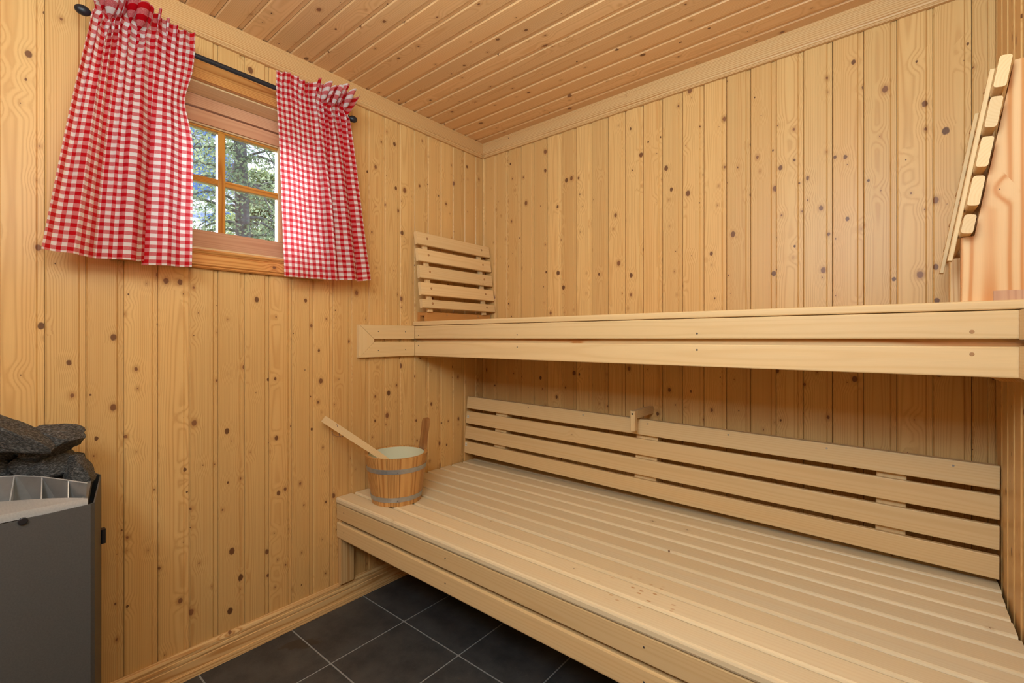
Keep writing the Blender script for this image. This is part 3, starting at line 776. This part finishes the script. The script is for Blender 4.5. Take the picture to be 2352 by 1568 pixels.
# box ledger below it
bm = bmesh.new()
y0b, y1b = -0.458, -0.016
def hollow(bm, x0, x1, z0, z1, w, ya, yb):
    add_box(bm, x0, x0+w, ya, yb, z0, z1); add_box(bm, x1-w, x1, ya, yb, z0, z1)
    add_box(bm, x0+w, x1-w, ya, yb, z1-0.016, z1)
hollow(bm, 0.002, 0.072, 1.1785, 1.2225, 0.018, y0b, y1b)
m2 = bm_mesh(bm); mm = frame((0, 0, 0), (1, 0, 0), (0, 0, -1), (0, 1, 0))
for v in m2.vertices: v.co = mm.inverted() @ v.co
obj('ledge_rail', m2, M['pine_cas'], brl, mm, label='open-ended box rail under the backrest')
for yy in (-0.33, -0.11): disc('dowel', (0.0725, yy, 1.212), (1, 0, 0), 0.0050, 0.0016, M['plug'], brl)
# right one: slats turned to the wall, rails towards the room
lean = Vector((1.941-1.882, 0, 1.683-1.324)).normalized()
ax = Vector((0, -1, 0)); n_ = lean.cross(ax)
if n_.x > 0: ax = -ax; n_ = lean.cross(ax)
orig = Vector((1.8805, -0.502 if ax.y > 0 else -0.006, 1.3235))
mwR = Matrix((ax, n_, lean)).transposed().to_4x4(); mwR.translation = orig
def backrest_r():
    root = empty('backrest', mwR.translation, label='slatted backrest seen end-on, leaning on the knotty support board', cat='backrest')
    L, t, rt = 0.494, 0.019, 0.0085
    z = 0.0
    hts = [0.040, 0.0620, 0.0620, 0.0620, 0.0640]
    for k, h in enumerate(hts):
        # slat behind the rails: front at y=0, back at -t
        fm = mwR @ frame((L, 0, z), (0, 0, 1), (0, 1, 0), (-1, 0, 0))
        bm = bmesh.new(); add_prism(bm, rrect(0, -t, h, 0, 0.005, 3), 0, L)
        obj('slat', bm_mesh(bm), M['endgrain'] if k == 9 else M['aspen'], root, fm)
        for xx in (0.052, L-0.185):
            p = mwR @ Vector((xx+0.013, rt+0.0006, z+h*0.30)); disc('dowel', p, mwR.to_3x3() @ Vector((0, 1, 0)), 0.0062, 0.004, M['plug'], root)
        z += h+0.0185
    for xx in (0.052, L-0.185):
        me = board_mesh(0.026, rt, z+0.030, 0.0015)
        if me.materials and me.materials[0] != M['aspen']: me = me.copy(); me.materials.clear()
        obj('rail', me, M['aspen'], root, mwR @ frame((xx, rt+0.0002, -0.052), (1, 0, 0), (0, 1, 0), (0, 0, 1)))
    # wedge shaped support board, facing the front wall
    # polygon in X,Z at Y -0.46..-0.435 ; local x = X, y = -Y, z = up? X x (-Y) = -Z
    mw = frame((1.90, -0.462, 1.40), (1, 0, 0), (0, -1, 0), (0, 0, -1))
    pts = [(1.885, 1.1785), (W-0.001, 1.1785), (W-0.001, 1.682), (1.9655, 1.682), (1.9055, 1.3215), (1.885, 1.3195)]
    bm = bmesh.new()
    A = [bm.verts.new((a-1.90, 0, 1.40-c)) for a, c in pts]; B = [bm.verts.new((a-1.90, -0.028, 1.40-c)) for a, c in pts]
    bm.faces.new(A); bm.faces.new(B)
    for i in range(len(pts)): j = (i+1) % len(pts); bm.faces.new((A[i], A[j], B[j], B[i]))
    obj('support_board', bm_mesh(bm), M['block'], root, mw, label='knotty tapering support board')
    bm = bmesh.new(); add_box(bm, 0.0, 0.055, -0.002, 0.004, 0, 0.021)
    me = bm_mesh(bm)
    obj('support_block', me, M['sash'], root, frame((1.934, -0.462, 1.1995), (1, 0, 0), (0, -1, 0), (0, 0, -1)), label='small dark-edged block let into the support board')
    # batten behind it
    bm = bmesh.new(); add_prism(bm, rrect(0, -0.035, 0.022, 0, 0.002, 1), 0, 0.112)
    obj('support_batten', bm_mesh(bm), M['pine_trim'], root, frame((1.874, -0.340, 1.2905), (1, 0, 0), (0, -1, 0), (0, 0, -1)))
    return root
backrest_r()

# ------------------------------------------------------------------ long backrest of the lower bench
BL = Vector((0.010, -0.158, 0.495)); e1 = Vector((1.973, 0.026, -0.031)); e2 = Vector((0.0, 0.026, 0.295))
xl = e1.normalized(); up = (e2 - xl*e2.dot(xl)).normalized(); nn = up.cross(xl)    # towards room: x cross y = z => y = z cross x
mwB = Matrix((xl, nn, up)).transposed().to_4x4(); mwB.translation = BL
if nn.y > 0: print('WARN normal')
lbr = empty('long_backrest', BL, label='long four-slat backrest standing tilted on the lower bench', cat='backrest')
Lb = e1.length; zz = 0.0
for k, (h, dxl) in enumerate(((0.0600, 0.006), (0.0630, 0.003), (0.0635, 0.001), (0.0620, 0.0))):
    # across = local x? board: across=up, normal, along = up x normal
    fm = mwB @ frame((dxl, 0, zz), (0, 0, 1), (0, -1, 0), (1, 0, 0))
    bm = bmesh.new(); add_prism(bm, rrect(0, -0.021, h, 0, 0.003, 2), 0, Lb-dxl-0.001)
    obj('slat', bm_mesh(bm), M['aspen'], lbr, fm)
    zz += h+0.0155
bm = bmesh.new(); add_prism(bm, rrect(0, -0.040, 0.020, 0, 0.002, 1), 0, Lb-0.004)
obj('top_rail', bm_mesh(bm), M['aspen'], lbr, mwB @ frame((0.001, 0.0213, 0.2735), (0, 0, 1), (0, -1, 0), (1, 0, 0)))
for xa, xb in ((0.189, 0.262), (0.945, 1.035), (1.715, 1.785)):
    bm = bmesh.new(); add_prism(bm, rrect(0, -0.045, xb-xa, 0, 0.002, 1), 0, 0.268)
    obj('upright', bm_mesh(bm), M['aspen'], lbr, mwB @ frame((xa, 0.0213, 0.2725), (1, 0, 0), (0, -1, 0), (0, 0, -1)))
for xx in (0.405, 0.705, 1.000, 1.298, 1.590, 1.882):
    p = mwB @ Vector((xx, -0.0004, 0.280)); disc('screw', p, -nn, 0.0028, 0.001, M['screw'] if xx < 0.5 else M['screwz'], lbr)
for zz_, hh in ((0.036, 0.017), (0.182, 0.015)):
    bm = bmesh.new(); add_box(bm, 0, 0.014, -0.0008, -0.0002, 0, hh)
    st = obj('sticker', bm_mesh(bm), M['sticker'], lbr, mwB @ Matrix.Translation((0.008, 0.0, zz_)))
    bm = bmesh.new(); u = 0.0006
    for x0_, x1_, z0_, z1_ in ((3, 4.4, 0, 10), (5.6, 7.0, 0, 1.4), (8, 9.3, 0, 10), (12.2, 13.5, 0, 10), (9.3, 12.2, 0, 1.3), (9.3, 12.2, 4.4, 5.7), (9.3, 12.2, 8.7, 10)):
        add_box(bm, 0.002+x0_*u, 0.002+x1_*u, -0.0010, -0.0008, 0.004+z0_*u, 0.004+z1_*u)
    obj('digits', bm_mesh(bm), M['ink'], st, WM[st].copy())

# wooden hook over the long backrest
hk = empty('wooden_hook', (0.985, -0.16, 0.74), label='small wooden hook hanging over the middle of the long backrest', cat='hook')
bm = bmesh.new(); add_box(bm, 0.0, 0.020, -0.030, 0.0, 0, 0.155)
# arm: from the wall forward; local z = -Y
obj('arm', bm_mesh(bm), M['aspen'], hk, frame((0.9665, -0.003, 0.8125), (1, 0, 0), (0, 0, 1), (0, -1, 0)))
bm = bmesh.new(); add_prism(bm, rrect(0, -0.024, 0.020, 0.0, 0.004, 2), 0, 0.078)
obj('prong', bm_mesh(bm), M['aspen'], hk, frame((0.9665, -0.182, 0.8125), (1, 0, 0), (0, -1, 0), (0, 0, -1)))
disc('screw_hole', (0.9765, -0.1824, 0.801), (0, -1, 0), 0.0035, 0.001, M['heaterin'], hk)

# ------------------------------------------------------------------ bucket and ladle
BC = Vector((0.207, -0.729, ZS+0.0005)); RB, RT, HB = 0.097, 0.124, 0.190
bk = empty('bucket', BC, label='round wooden stave bucket with two steel hoops standing on the lower bench', cat='bucket')
NSV = 15; th = 0.012
def stave_mesh(top, wtop=None):
    bm = bmesh.new(); rows = []
    half = math.pi/NSV*0.985
    zs = [0, 0.05, 0.1, 0.15, HB] if top <= HB else [0, 0.05, 0.1, 0.15, HB-0.002]
    for z in zs:
        r = lerp(RB, RT, z/HB)
        o = []
        for rr_ in (r, r-th):
            for k in range(5):
                a = lerp(-half, half, k/4)
                o.append(Vector((rr_*math.sin(a), rr_*math.cos(a), z)))
        rows.append([bm.verts.new(v) for v in o[:5]+o[5:][::-1]])
    if top > HB:
        prof = [(HB+0.006, 0.0250), (HB+0.022, 0.0215), (HB+0.045, 0.0190), (HB+0.070, 0.0200), (HB+0.090, 0.0225), (HB+0.106, 0.0225), (HB+0.116, 0.0195), (HB+0.123, 0.0130), (HB+0.126, 0.003)]
        for z, hw in prof:
            r = lerp(RB, RT, z/HB)*1.0
            o = []
            for rr_ in (r+0.001, r-th-0.003):
                for k in range(5):
                    a = lerp(-hw, hw, k/4)
                    o.append(Vector((a, rr_-0.0008*abs(k-2), z)))
            rows.append([bm.verts.new(v) for v in o[:5]+o[5:][::-1]])
    bm.faces.new(rows[0]); bm.faces.new(rows[-1])
    for A, B in zip(rows, rows[1:]):
        for i in range(10): bm.faces.new((A[i], A[(i+1) % 10], B[(i+1) % 10], B[i]))
    return bm_mesh(bm)
sm = stave_mesh(HB); hm = stave_mesh(HB+0.13)
base_a = math.radians(77-90)     # local +y axis turned to world angle 68.6 deg
for k in range(NSV):
    a = base_a+2*math.pi*k/NSV
    mw = Matrix.Translation(BC) @ Matrix.Rotation(a, 4, 'Z')
    obj('handle_stave' if k == 0 else 'stave', hm if k == 0 else sm, M['handle'] if k == 0 else M['bucket'], bk, mw, **({'label': 'taller darker stave that forms the handle'} if k == 0 else {}))
for zc in (0.027, 0.140):
    r0, r1 = lerp(RB, RT, (zc-0.009)/HB)+0.0006, lerp(RB, RT, (zc+0.009)/HB)+0.0006
    bm = bmesh.new(); add_lathe(bm, [(r0-0.0003, zc-0.009), (r0+0.0012, zc-0.009), (r1+0.0012, zc+0.009), (r1-0.0003, zc+0.009), (r0-0.0003, zc-0.009)], n=60, cap=False)
    obj('hoop', bm_mesh(bm, smooth=False), M['hoop'], bk, Matrix.Translation(BC))
    a = -0.60
    disc('rivet', BC+Vector(((r0+r1)/2+0.0014, 0, 0))@Matrix.Identity(3) if False else BC+Vector((math.cos(a)*((r0+r1)/2+0.0014), math.sin(a)*((r0+r1)/2+0.0014), zc-0.003)), (math.cos(a), math.sin(a), 0), 0.0024, 0.0008, M['screw'], bk)
bm = bmesh.new()
add_lathe(bm, [(RT-th-0.0012, HB-0.004), (RT-th-0.0030, HB-0.004), (RB-th-0.004+0.003, 0.012), (0.001, 0.012), (0.001, 0.008), (RB-th-0.0012, 0.008)], n=60, cap=False)
obj('liner', bm_mesh(bm, smooth=True), M['liner'], bk, Matrix.Translation(BC), label='pale green plastic liner')
bm = bmesh.new(); add_lathe(bm, [(0.001, 0.0015), (RB-th-0.001, 0.0015), (RB-th-0.001, 0.0075), (0.001, 0.0075)], n=48, cap=False)
obj('bottom', bm_mesh(bm), M['bucket'], bk, Matrix.Translation(BC))

ld = empty('ladle', (0.24, -0.70, 0.50), label='pale wooden ladle standing in the bucket, its handle slanting to the wall', cat='ladle')
tip = Vector((0.036, -0.951, 0.781)); inn = Vector((0.183, -0.820, 0.6495)); d = (inn-tip).normalized()
low = inn + d*0.115
hl = (low-tip).length
# handle: broad face towards the camera
cv = Vector((1.775, -1.884, 1.098))-inn
ac = d.cross(cv).normalized(); no = ac.cross(d) ; no = d.cross(ac)
bm = bmesh.new(); rows = []
for f_, w_ in ((0, 0.0125), (0.04, 0.0135), (0.35, 0.0130), (0.7, 0.0115), (0.9, 0.009), (1.0, 0.008)):
    rows.append([bm.verts.new((sx*w_, sy, f_*hl)) for sx, sy in ((-1, -0.0045), (-0.9, 0.0045), (0.9, 0.0045), (1, -0.0045))])
bm.faces.new(rows[0]); bm.faces.new(rows[-1])
for A, B in zip(rows, rows[1:]):
    for i in range(4): bm.faces.new((A[i], A[(i+1) % 4], B[(i+1) % 4], B[i]))
mwl = Matrix((ac, d.cross(ac), d)).transposed().to_4x4(); mwl.translation = tip
obj('handle', bm_mesh(bm), M['ladle'], ld, mwl)
bmq = d.to_track_quat('Z', 'Y').to_matrix().to_4x4(); bmq.translation = low+d*0.018
bm = bmesh.new(); add_lathe(bm, [(0.001, 0.020), (0.020, 0.020), (0.031, 0.010), (0.034, -0.008), (0.0325, -0.022), (0.030, -0.022), (0.0315, -0.008), (0.028, 0.008), (0.018, 0.016), (0.001, 0.016)], n=28, cap=False)
bowl_m = Matrix.Translation(low+Vector((0.012, 0.012, -0.006))) @ Matrix.Rotation(math.pi, 4, 'Y') if False else Matrix.Translation(Vector((low.x+0.020, low.y+0.014, low.z-0.004))) @ Matrix.Rotation(math.pi, 4, 'X')
obj('bowl', bm_mesh(bm, smooth=True), M['ladle'], ld, bowl_m)
k0 = tip+d*0.062
bm = bmesh.new()
h2 = -no if no.dot(cv) < 0 else no
add_tube(bm, [k0-ac*0.0+Vector((0, 0, 0.014)), k0+h2*0.006+Vector((0.0, 0.004, 0.002)), k0+h2*0.006+Vector((0.002, 0.008, -0.016)), k0+Vector((0.004, 0.010, -0.034)),
              k0+Vector((0.002, 0.016, -0.040)), k0+Vector((0.000, 0.028, -0.038)), k0+Vector((-0.002, 0.040, -0.036))], 0.0014, 6)
obj('cord', bm_mesh(bm), M['string'], ld)
bm = bmesh.new()
pts = [k0+Vector((0.004, 0.010, -0.036))+Vector((0, -0.034*math.sin(t*1.5), 0.028*(1-math.cos(t*1.5)))) for t in [i/10 for i in range(11)]]
add_tube(bm, pts, 0.0007, 5); obj('cord', bm_mesh(bm), M['string'], ld)

# ------------------------------------------------------------------ heater
ht = empty('sauna_heater', (0.24, -1.86, 0), label='dark grey electric sauna heater with open top filled with black stones', cat='heater')
YC = -1.862; ZH = 0.733
outer = [(0.425, YC), (0.422, -1.80), (0.408, -1.690), (0.400, -1.682), (0.135, -1.630), (0.047, -1.646)]
ring = outer+[(x, 2*YC-y) for x, y in outer[::-1][:-1]]
def ringwall(bm, pts, z0, z1, thk):
    c = Vector((0.23, YC)); n = len(pts)
    inner = []
    for x, y in pts:
        v = Vector((x, y))-c; inner.append(c+v*(1-thk/v.length))
    vs = [[bm.verts.new((p[0], p[1], z)) for p in (pts if k == 0 else inner)] for k, z in ((0, z0), (0, z1), (1, z1), (1, z0))]
    for A, B in zip(vs, vs[1:]+vs[:1]):
        for i in range(n): bm.faces.new((A[i], A[(i+1) % n], B[(i+1) % n], B[i]))
bm = bmesh.new(); ringwall(bm, ring, 0.035, ZH, 0.003)
me = bm_mesh(bm)
obj('casing', me, M['heater'], ht)
bm = bmesh.new(); ringwall(bm, [(x*0.97+0.006, YC+(y-YC)*0.95) for x, y in ring], 0.0, 0.034, 0.02); obj('base', bm_mesh(bm), M['heaterin'], ht)
inn_ring = [(x*0.975+0.005, YC+(y-YC)*0.965) for x, y in ring]
bm = bmesh.new(); f = bm.faces.new([bm.verts.new((x, y, 0.66)) for x, y in inn_ring]); r_ = bmesh.ops.extrude_face_region(bm, geom=[f])
for v in [g_ for g_ in r_['geom'] if isinstance(g_, bmesh.types.BMVert)]: v.co.z = 0.64
obj('inner_floor', bm_mesh(bm), M['heaterin'], ht)
# top flange: outer border and bowed opening
hf = [(0.387, -1.697), (0.354, -1.724), (0.321, -1.759), (0.290, -1.800), (0.270, YC+0.03), (0.262, YC)]
lipf = [(0.383, -1.693), (0.315, -1.720), (0.240, -1.751), (0.185, -1.787), (0.160, -1.820), (0.150, YC)]
mir = lambda L: L+[(x, 2*YC-y) for x, y in L[::-1][1:]]
hf2, lip2 = mir(hf), mir(lipf)
fo = [(0.398, -1.6935), (0.397, -1.720), (0.396, -1.760), (0.395, -1.800), (0.395, YC+0.03), (0.395, YC)]; fo2 = mir(fo)
bm = bmesh.new()
for zt_, zb_ in ((0.744, 0.728),):
    T1 = [bm.verts.new((x, y, zt_)) for x, y in fo2]; T2 = [bm.verts.new((x, y, zt_)) for x, y in hf2]
    B1 = [bm.verts.new((x, y, zb_)) for x, y in fo2]; B2 = [bm.verts.new((x, y, zt_-0.003)) for x, y in hf2]
    for i in range(len(fo2)-1):
        bm.faces.new((T1[i], T1[i+1], T2[i+1], T2[i])); bm.faces.new((T1[i], B1[i], B1[i+1], T1[i+1]))
        bm.faces.new((T2[i], T2[i+1], B2[i+1], B2[i])); bm.faces.new((B1[i], B2[i], B2[i+1], B1[i+1]))
obj('top_flange', bm_mesh(bm), M['brushed'], ht, label='bright brushed steel flange')
# side strips of the flange
for sgn in (1, -1):
    pa, pb = Vector((0.398, -1.6935)), Vector((0.125, -1.6445)); pc, pd = Vector((0.383, -1.700)), Vector((0.118, -1.6530))
    pts = [(pa.x, pa.y), (pb.x, pb.y), (pd.x, pd.y), (pc.x, pc.y)]
    if sgn < 0: pts = [(x, 2*YC-y) for x, y in pts]
    bm = bmesh.new(); add_prism(bm, pts, 0.722, 0.744); obj('side_flange', bm_mesh(bm), M['rib'], ht)
# raised guard between the flange and the stones, with ribs
bm = bmesh.new(); zg = 0.775
n = len(hf2)
A = [bm.verts.new((x, y, 0.742)) for x, y in hf2]; A0 = [bm.verts.new((x-0.006, y, 0.690)) for x, y in hf2]
Bv = [bm.verts.new((lerp(h[0], l[0], 0.55), lerp(h[1], l[1], 0.55), 0.700)) for h, l in zip(hf2, lip2)]
Cv = [bm.verts.new((x, y, zg)) for x, y in lip2]
for i in range(n-1): bm.faces.new((Bv[i], Bv[i+1], Cv[i+1], Cv[i]))
obj('guard_wall', bm_mesh(bm), M['rib'], ht, label='curved steel guard in front of the stones')
bm = bmesh.new(); add_tube(bm, [(x, y, zg) for x, y in lip2], 0.0014, 6); obj('guard_rim', bm_mesh(bm), M['brushed'], ht)
def pick(L, t):
    k = t*(len(L)-1); i = min(int(k), len(L)-2); f_ = k-i
    return Vector((lerp(L[i][0], L[i+1][0], f_), lerp(L[i][1], L[i+1][1], f_)))
for t in (0.085, 0.20, 0.315, 0.43, 0.57, 0.685, 0.80, 0.915):
    a = pick(hf2, t); b = pick(lip2, t)
    bm = bmesh.new()
    q = [Vector((a.x-0.002, a.y, 0.740)), Vector((b.x, b.y, zg-0.001)), Vector((b.x-0.004, b.y, 0.705)), Vector((a.x-0.01, a.y, 0.705))]
    sd = Vector((0.0, 0.0011, 0))
    L1 = [bm.verts.new(p+sd) for p in q]; L2 = [bm.verts.new(p-sd) for p in q]
    bm.faces.new(L1); bm.faces.new(L2)
    for i in range(4): bm.faces.new((L1[i], L1[(i+1) % 4], L2[(i+1) % 4], L2[i]))
    obj('guard_rib', bm_mesh(bm), M['brushed'], ht)
for yy in (-1.794, 2*YC+1.794):
    disc('screw', (0.4265 if False else 0.4255, yy, 0.731), (1, 0, 0), 0.0075, 0.002, M['black'], ht)
bm = bmesh.new(); add_prism(bm, rrect(-0.010, 0, 0.010, 0.010, 0.003, 2), 0.555, 0.592)
obj('thermostat_clip', bm_mesh(bm), M['black'], ht, frame((0.150, -1.634, 0.0), (1, 0, 0), (0, 1, 0), (0, 0, 1)))

def rock(seed, size):
    rn = random.Random(seed); bm = bmesh.new(); bmesh.ops.create_icosphere(bm, subdivisions=4, radius=1.0)
    planes = []
    for k in range(11):
        nv = Vector((rn.gauss(0, 1), rn.gauss(0, 1), rn.gauss(0, 1))).normalized(); planes.append((nv, rn.uniform(0.62, 0.98)))
    for v in bm.verts:
        dr = v.co.normalized(); r = 1.12
        for nv, dd in planes:
            c = dr.dot(nv)
            if c > 0.2: r = min(r, dd/c)
        r += 0.05*noise.noise(dr*2.3+Vector((seed, 0, 0)))+0.03*noise.noise(dr*7+Vector((seed, 3, 0)))+0.012*noise.noise(dr*19)
        v.co = Vector((dr.x*r*size[0], dr.y*r*size[1], dr.z*r*size[2]))
        v.co *= 0.5
    return bm_mesh(bm, 'rock', smooth=False)
rocks = [
 ((0.175, -1.825, 0.872), (0.14, 0.250, 0.095), (0.0, 0.10, 0.0), -0.38, 'long slanting black stone on top of the heap, nearest the photo edge'),
 ((0.150, -1.728, 0.840), (0.11, 0.132, 0.088), (0.0, 0.0, 0.0), -0.03, 'broad grey-black stone on top of the heap beside the wood wall'),
 ((0.098, -1.818, 0.826), (0.10, 0.105, 0.080), (0.0, 0.0, 0.0), 0.0, 'rounded dark stone under the long slanting one behind the guard'),
 ((0.140, -1.738, 0.790), (0.10, 0.112, 0.092), (0.0, 0.0, 0.0), 0.15, 'large dark stone in the middle of the heap behind the guard'),
 ((0.200, -1.684, 0.766), (0.08, 0.070, 0.080), (0.0, 0.0, 0.0), 0.2, 'small stone at the corner of the heap above the heater side'),
 ((0.105, -1.678, 0.785), (0.04, 0.036, 0.034), (0.0, 0.0, 0.0), 0.0, 'smallest black stone tucked in beneath the broad top stone'),
 ((0.100, -1.715, 0.762), (0.09, 0.09, 0.060), (0.0, 0.0, 0.0), 0.0, 'dark stone at the back of the heap below the broad top stone'),
 ((0.100, -1.820, 0.775), (0.08, 0.10, 0.07), (0.0, 0.0, 0.0), 0.0, 'dark stone at the back of the heap below the long slanting stone'),
 ((0.130, -1.915, 0.800), (0.12, 0.11, 0.08), (0.0, 0.0, 0.0), 0.0, 'black stone past the long slanting stone on the far side of the heater'),
 ((0.110, -1.930, 0.790), (0.11, 0.12, 0.09), (0.0, 0.0, 0.0), 0.0, 'black stone at the far back corner of the heater'),
 ((0.150, -2.005, 0.760), (0.11, 0.09, 0.07), (0.0, 0.0, 0.0), 0.0, 'black stone at the far end of the heater'),
]
for i, (p, s, e, rx, lab) in enumerate(rocks):
    mw = Matrix.Translation(p) @ Matrix.Rotation(rx, 4, 'X') @ Matrix.Rotation(e[1], 4, 'Y')
    obj('heater_stone', rock(11+i*3, s), M['rock'], None, mw, label=lab, cat='stone', group='stones heaped in the sauna heater')
bed = [(0.12+0.07*((i*37) % 3), -1.70-0.055*i, 0.71) for i in range(7)]

# ------------------------------------------------------------------ outside
bm = bmesh.new(); add_box(bm, -40, -BT-0.02, -30, 40, -0.5, -0.35); obj('ground', bm_mesh(bm), M['grass'], None, kind='structure')

def leaves(bm, c, spread, n, size, rn, droop=0.0):
    for _ in range(n):
        p = c+Vector((rn.gauss(0, spread[0]), rn.gauss(0, spread[1]), rn.gauss(0, spread[2])))
        a = Vector((rn.gauss(0, 1), rn.gauss(0, 1), rn.gauss(0, 0.6)-droop)).normalized()
        b = a.cross(Vector((rn.gauss(0, 1), rn.gauss(0, 1), rn.gauss(0, 1)))).normalized()
        s = size*rn.uniform(0.6, 1.3)
        v = [bm.verts.new(p), bm.verts.new(p+a*s*0.5+b*s*0.28), bm.verts.new(p+a*s), bm.verts.new(p+a*s*0.5-b*s*0.28)]
        bm.faces.new(v)

def tree(name, label, base, height, trunk_r, mat, seed, nbr, blen, leafn, leafsz, z_from, droop, clump=5):
    rn = random.Random(seed); base = Vector(base)
    root = empty(name, base, label=label, cat='tree', group='trees outside the window')
    bmT = bmesh.new(); pts = []; rs = []
    for k in range(9):
        f_ = k/8; pts.append(base+Vector((0.06*math.sin(k*1.3+seed), 0.06*math.cos(k*1.7+seed), f_*height))); rs.append(trunk_r*(1-0.85*f_))
    add_tube(bmT, pts, rs, 10); obj('trunk', bm_mesh(bmT, smooth=True), M['bark'], root)
    bmB = bmesh.new(); bmL = bmesh.new()
    for k in range(nbr):
        f_ = z_from+(1-z_from)*(k+rn.random())/nbr
        p0 = base+Vector((0, 0, f_*height)); an = rn.uniform(0, 2*math.pi); ln = blen*(1.15-f_)*rn.uniform(0.6, 1.15)
        dirv = Vector((math.cos(an), math.sin(an), 0)); bp = []
        for j in range(7):
            t = j/6; bp.append(p0+dirv*ln*t+Vector((rn.gauss(0, 0.03), rn.gauss(0, 0.03), 0.18*ln*math.sin(t*2.2)-droop*ln*t*t)))
        add_tube(bmB, bp, [0.020*(1-0.85*j/6)+0.003 for j in range(7)], 4, cap=False)
        for j in range(1, 7):
            for _ in range(clump):
                side = dirv.cross(Vector((0, 0, 1)))*rn.gauss(0, 0.16*ln)
                c = bp[j]+side+dirv*rn.gauss(0, 0.05*ln)+Vector((0, 0, -abs(rn.gauss(0, 0.06))-abs(side.length)*0.35*droop))
                add_tube(bmB, [bp[j], (bp[j]+c)/2+Vector((0, 0, 0.02)), c], 0.003, 3, cap=False)
                leaves(bmL, c, (0.07, 0.07, 0.05), leafn, leafsz, rn, droop)
    obj('branches', bm_mesh(bmB), M['bark'], root, kind='stuff'); obj('foliage', bm_mesh(bmL), mat, root, kind='stuff')

tree('spruce', 'tall grey-green spruce whose trunk rises behind the window bars', (-5.4, 0.74, -0.35), 9.5, 0.13, M['spruce'], 3, 120, 1.9, 12, 0.045, 0.22, 0.55)
tree('larch', 'thin feathery tree with drooping twigs against the blue sky', (-4.6, -1.35, -0.35), 7.4, 0.06, M['spruce'], 8, 60, 1.9, 7, 0.04, 0.25, 0.5, 4)
tree('birch', 'bright yellow-green leafy tree low behind the spruce', (-10.5, 3.1, -0.35), 5.6, 0.08, M['birch'], 5, 80, 2.6, 12, 0.09, 0.2, 0.2, 5)
tree('young_spruce', 'young spruce to the side of the tall one, filling the lower panes', (-8.8, -0.2, -0.35), 5.2, 0.08, M['spruce'], 12, 90, 2.0, 10, 0.055, 0.2, 0.5, 4)
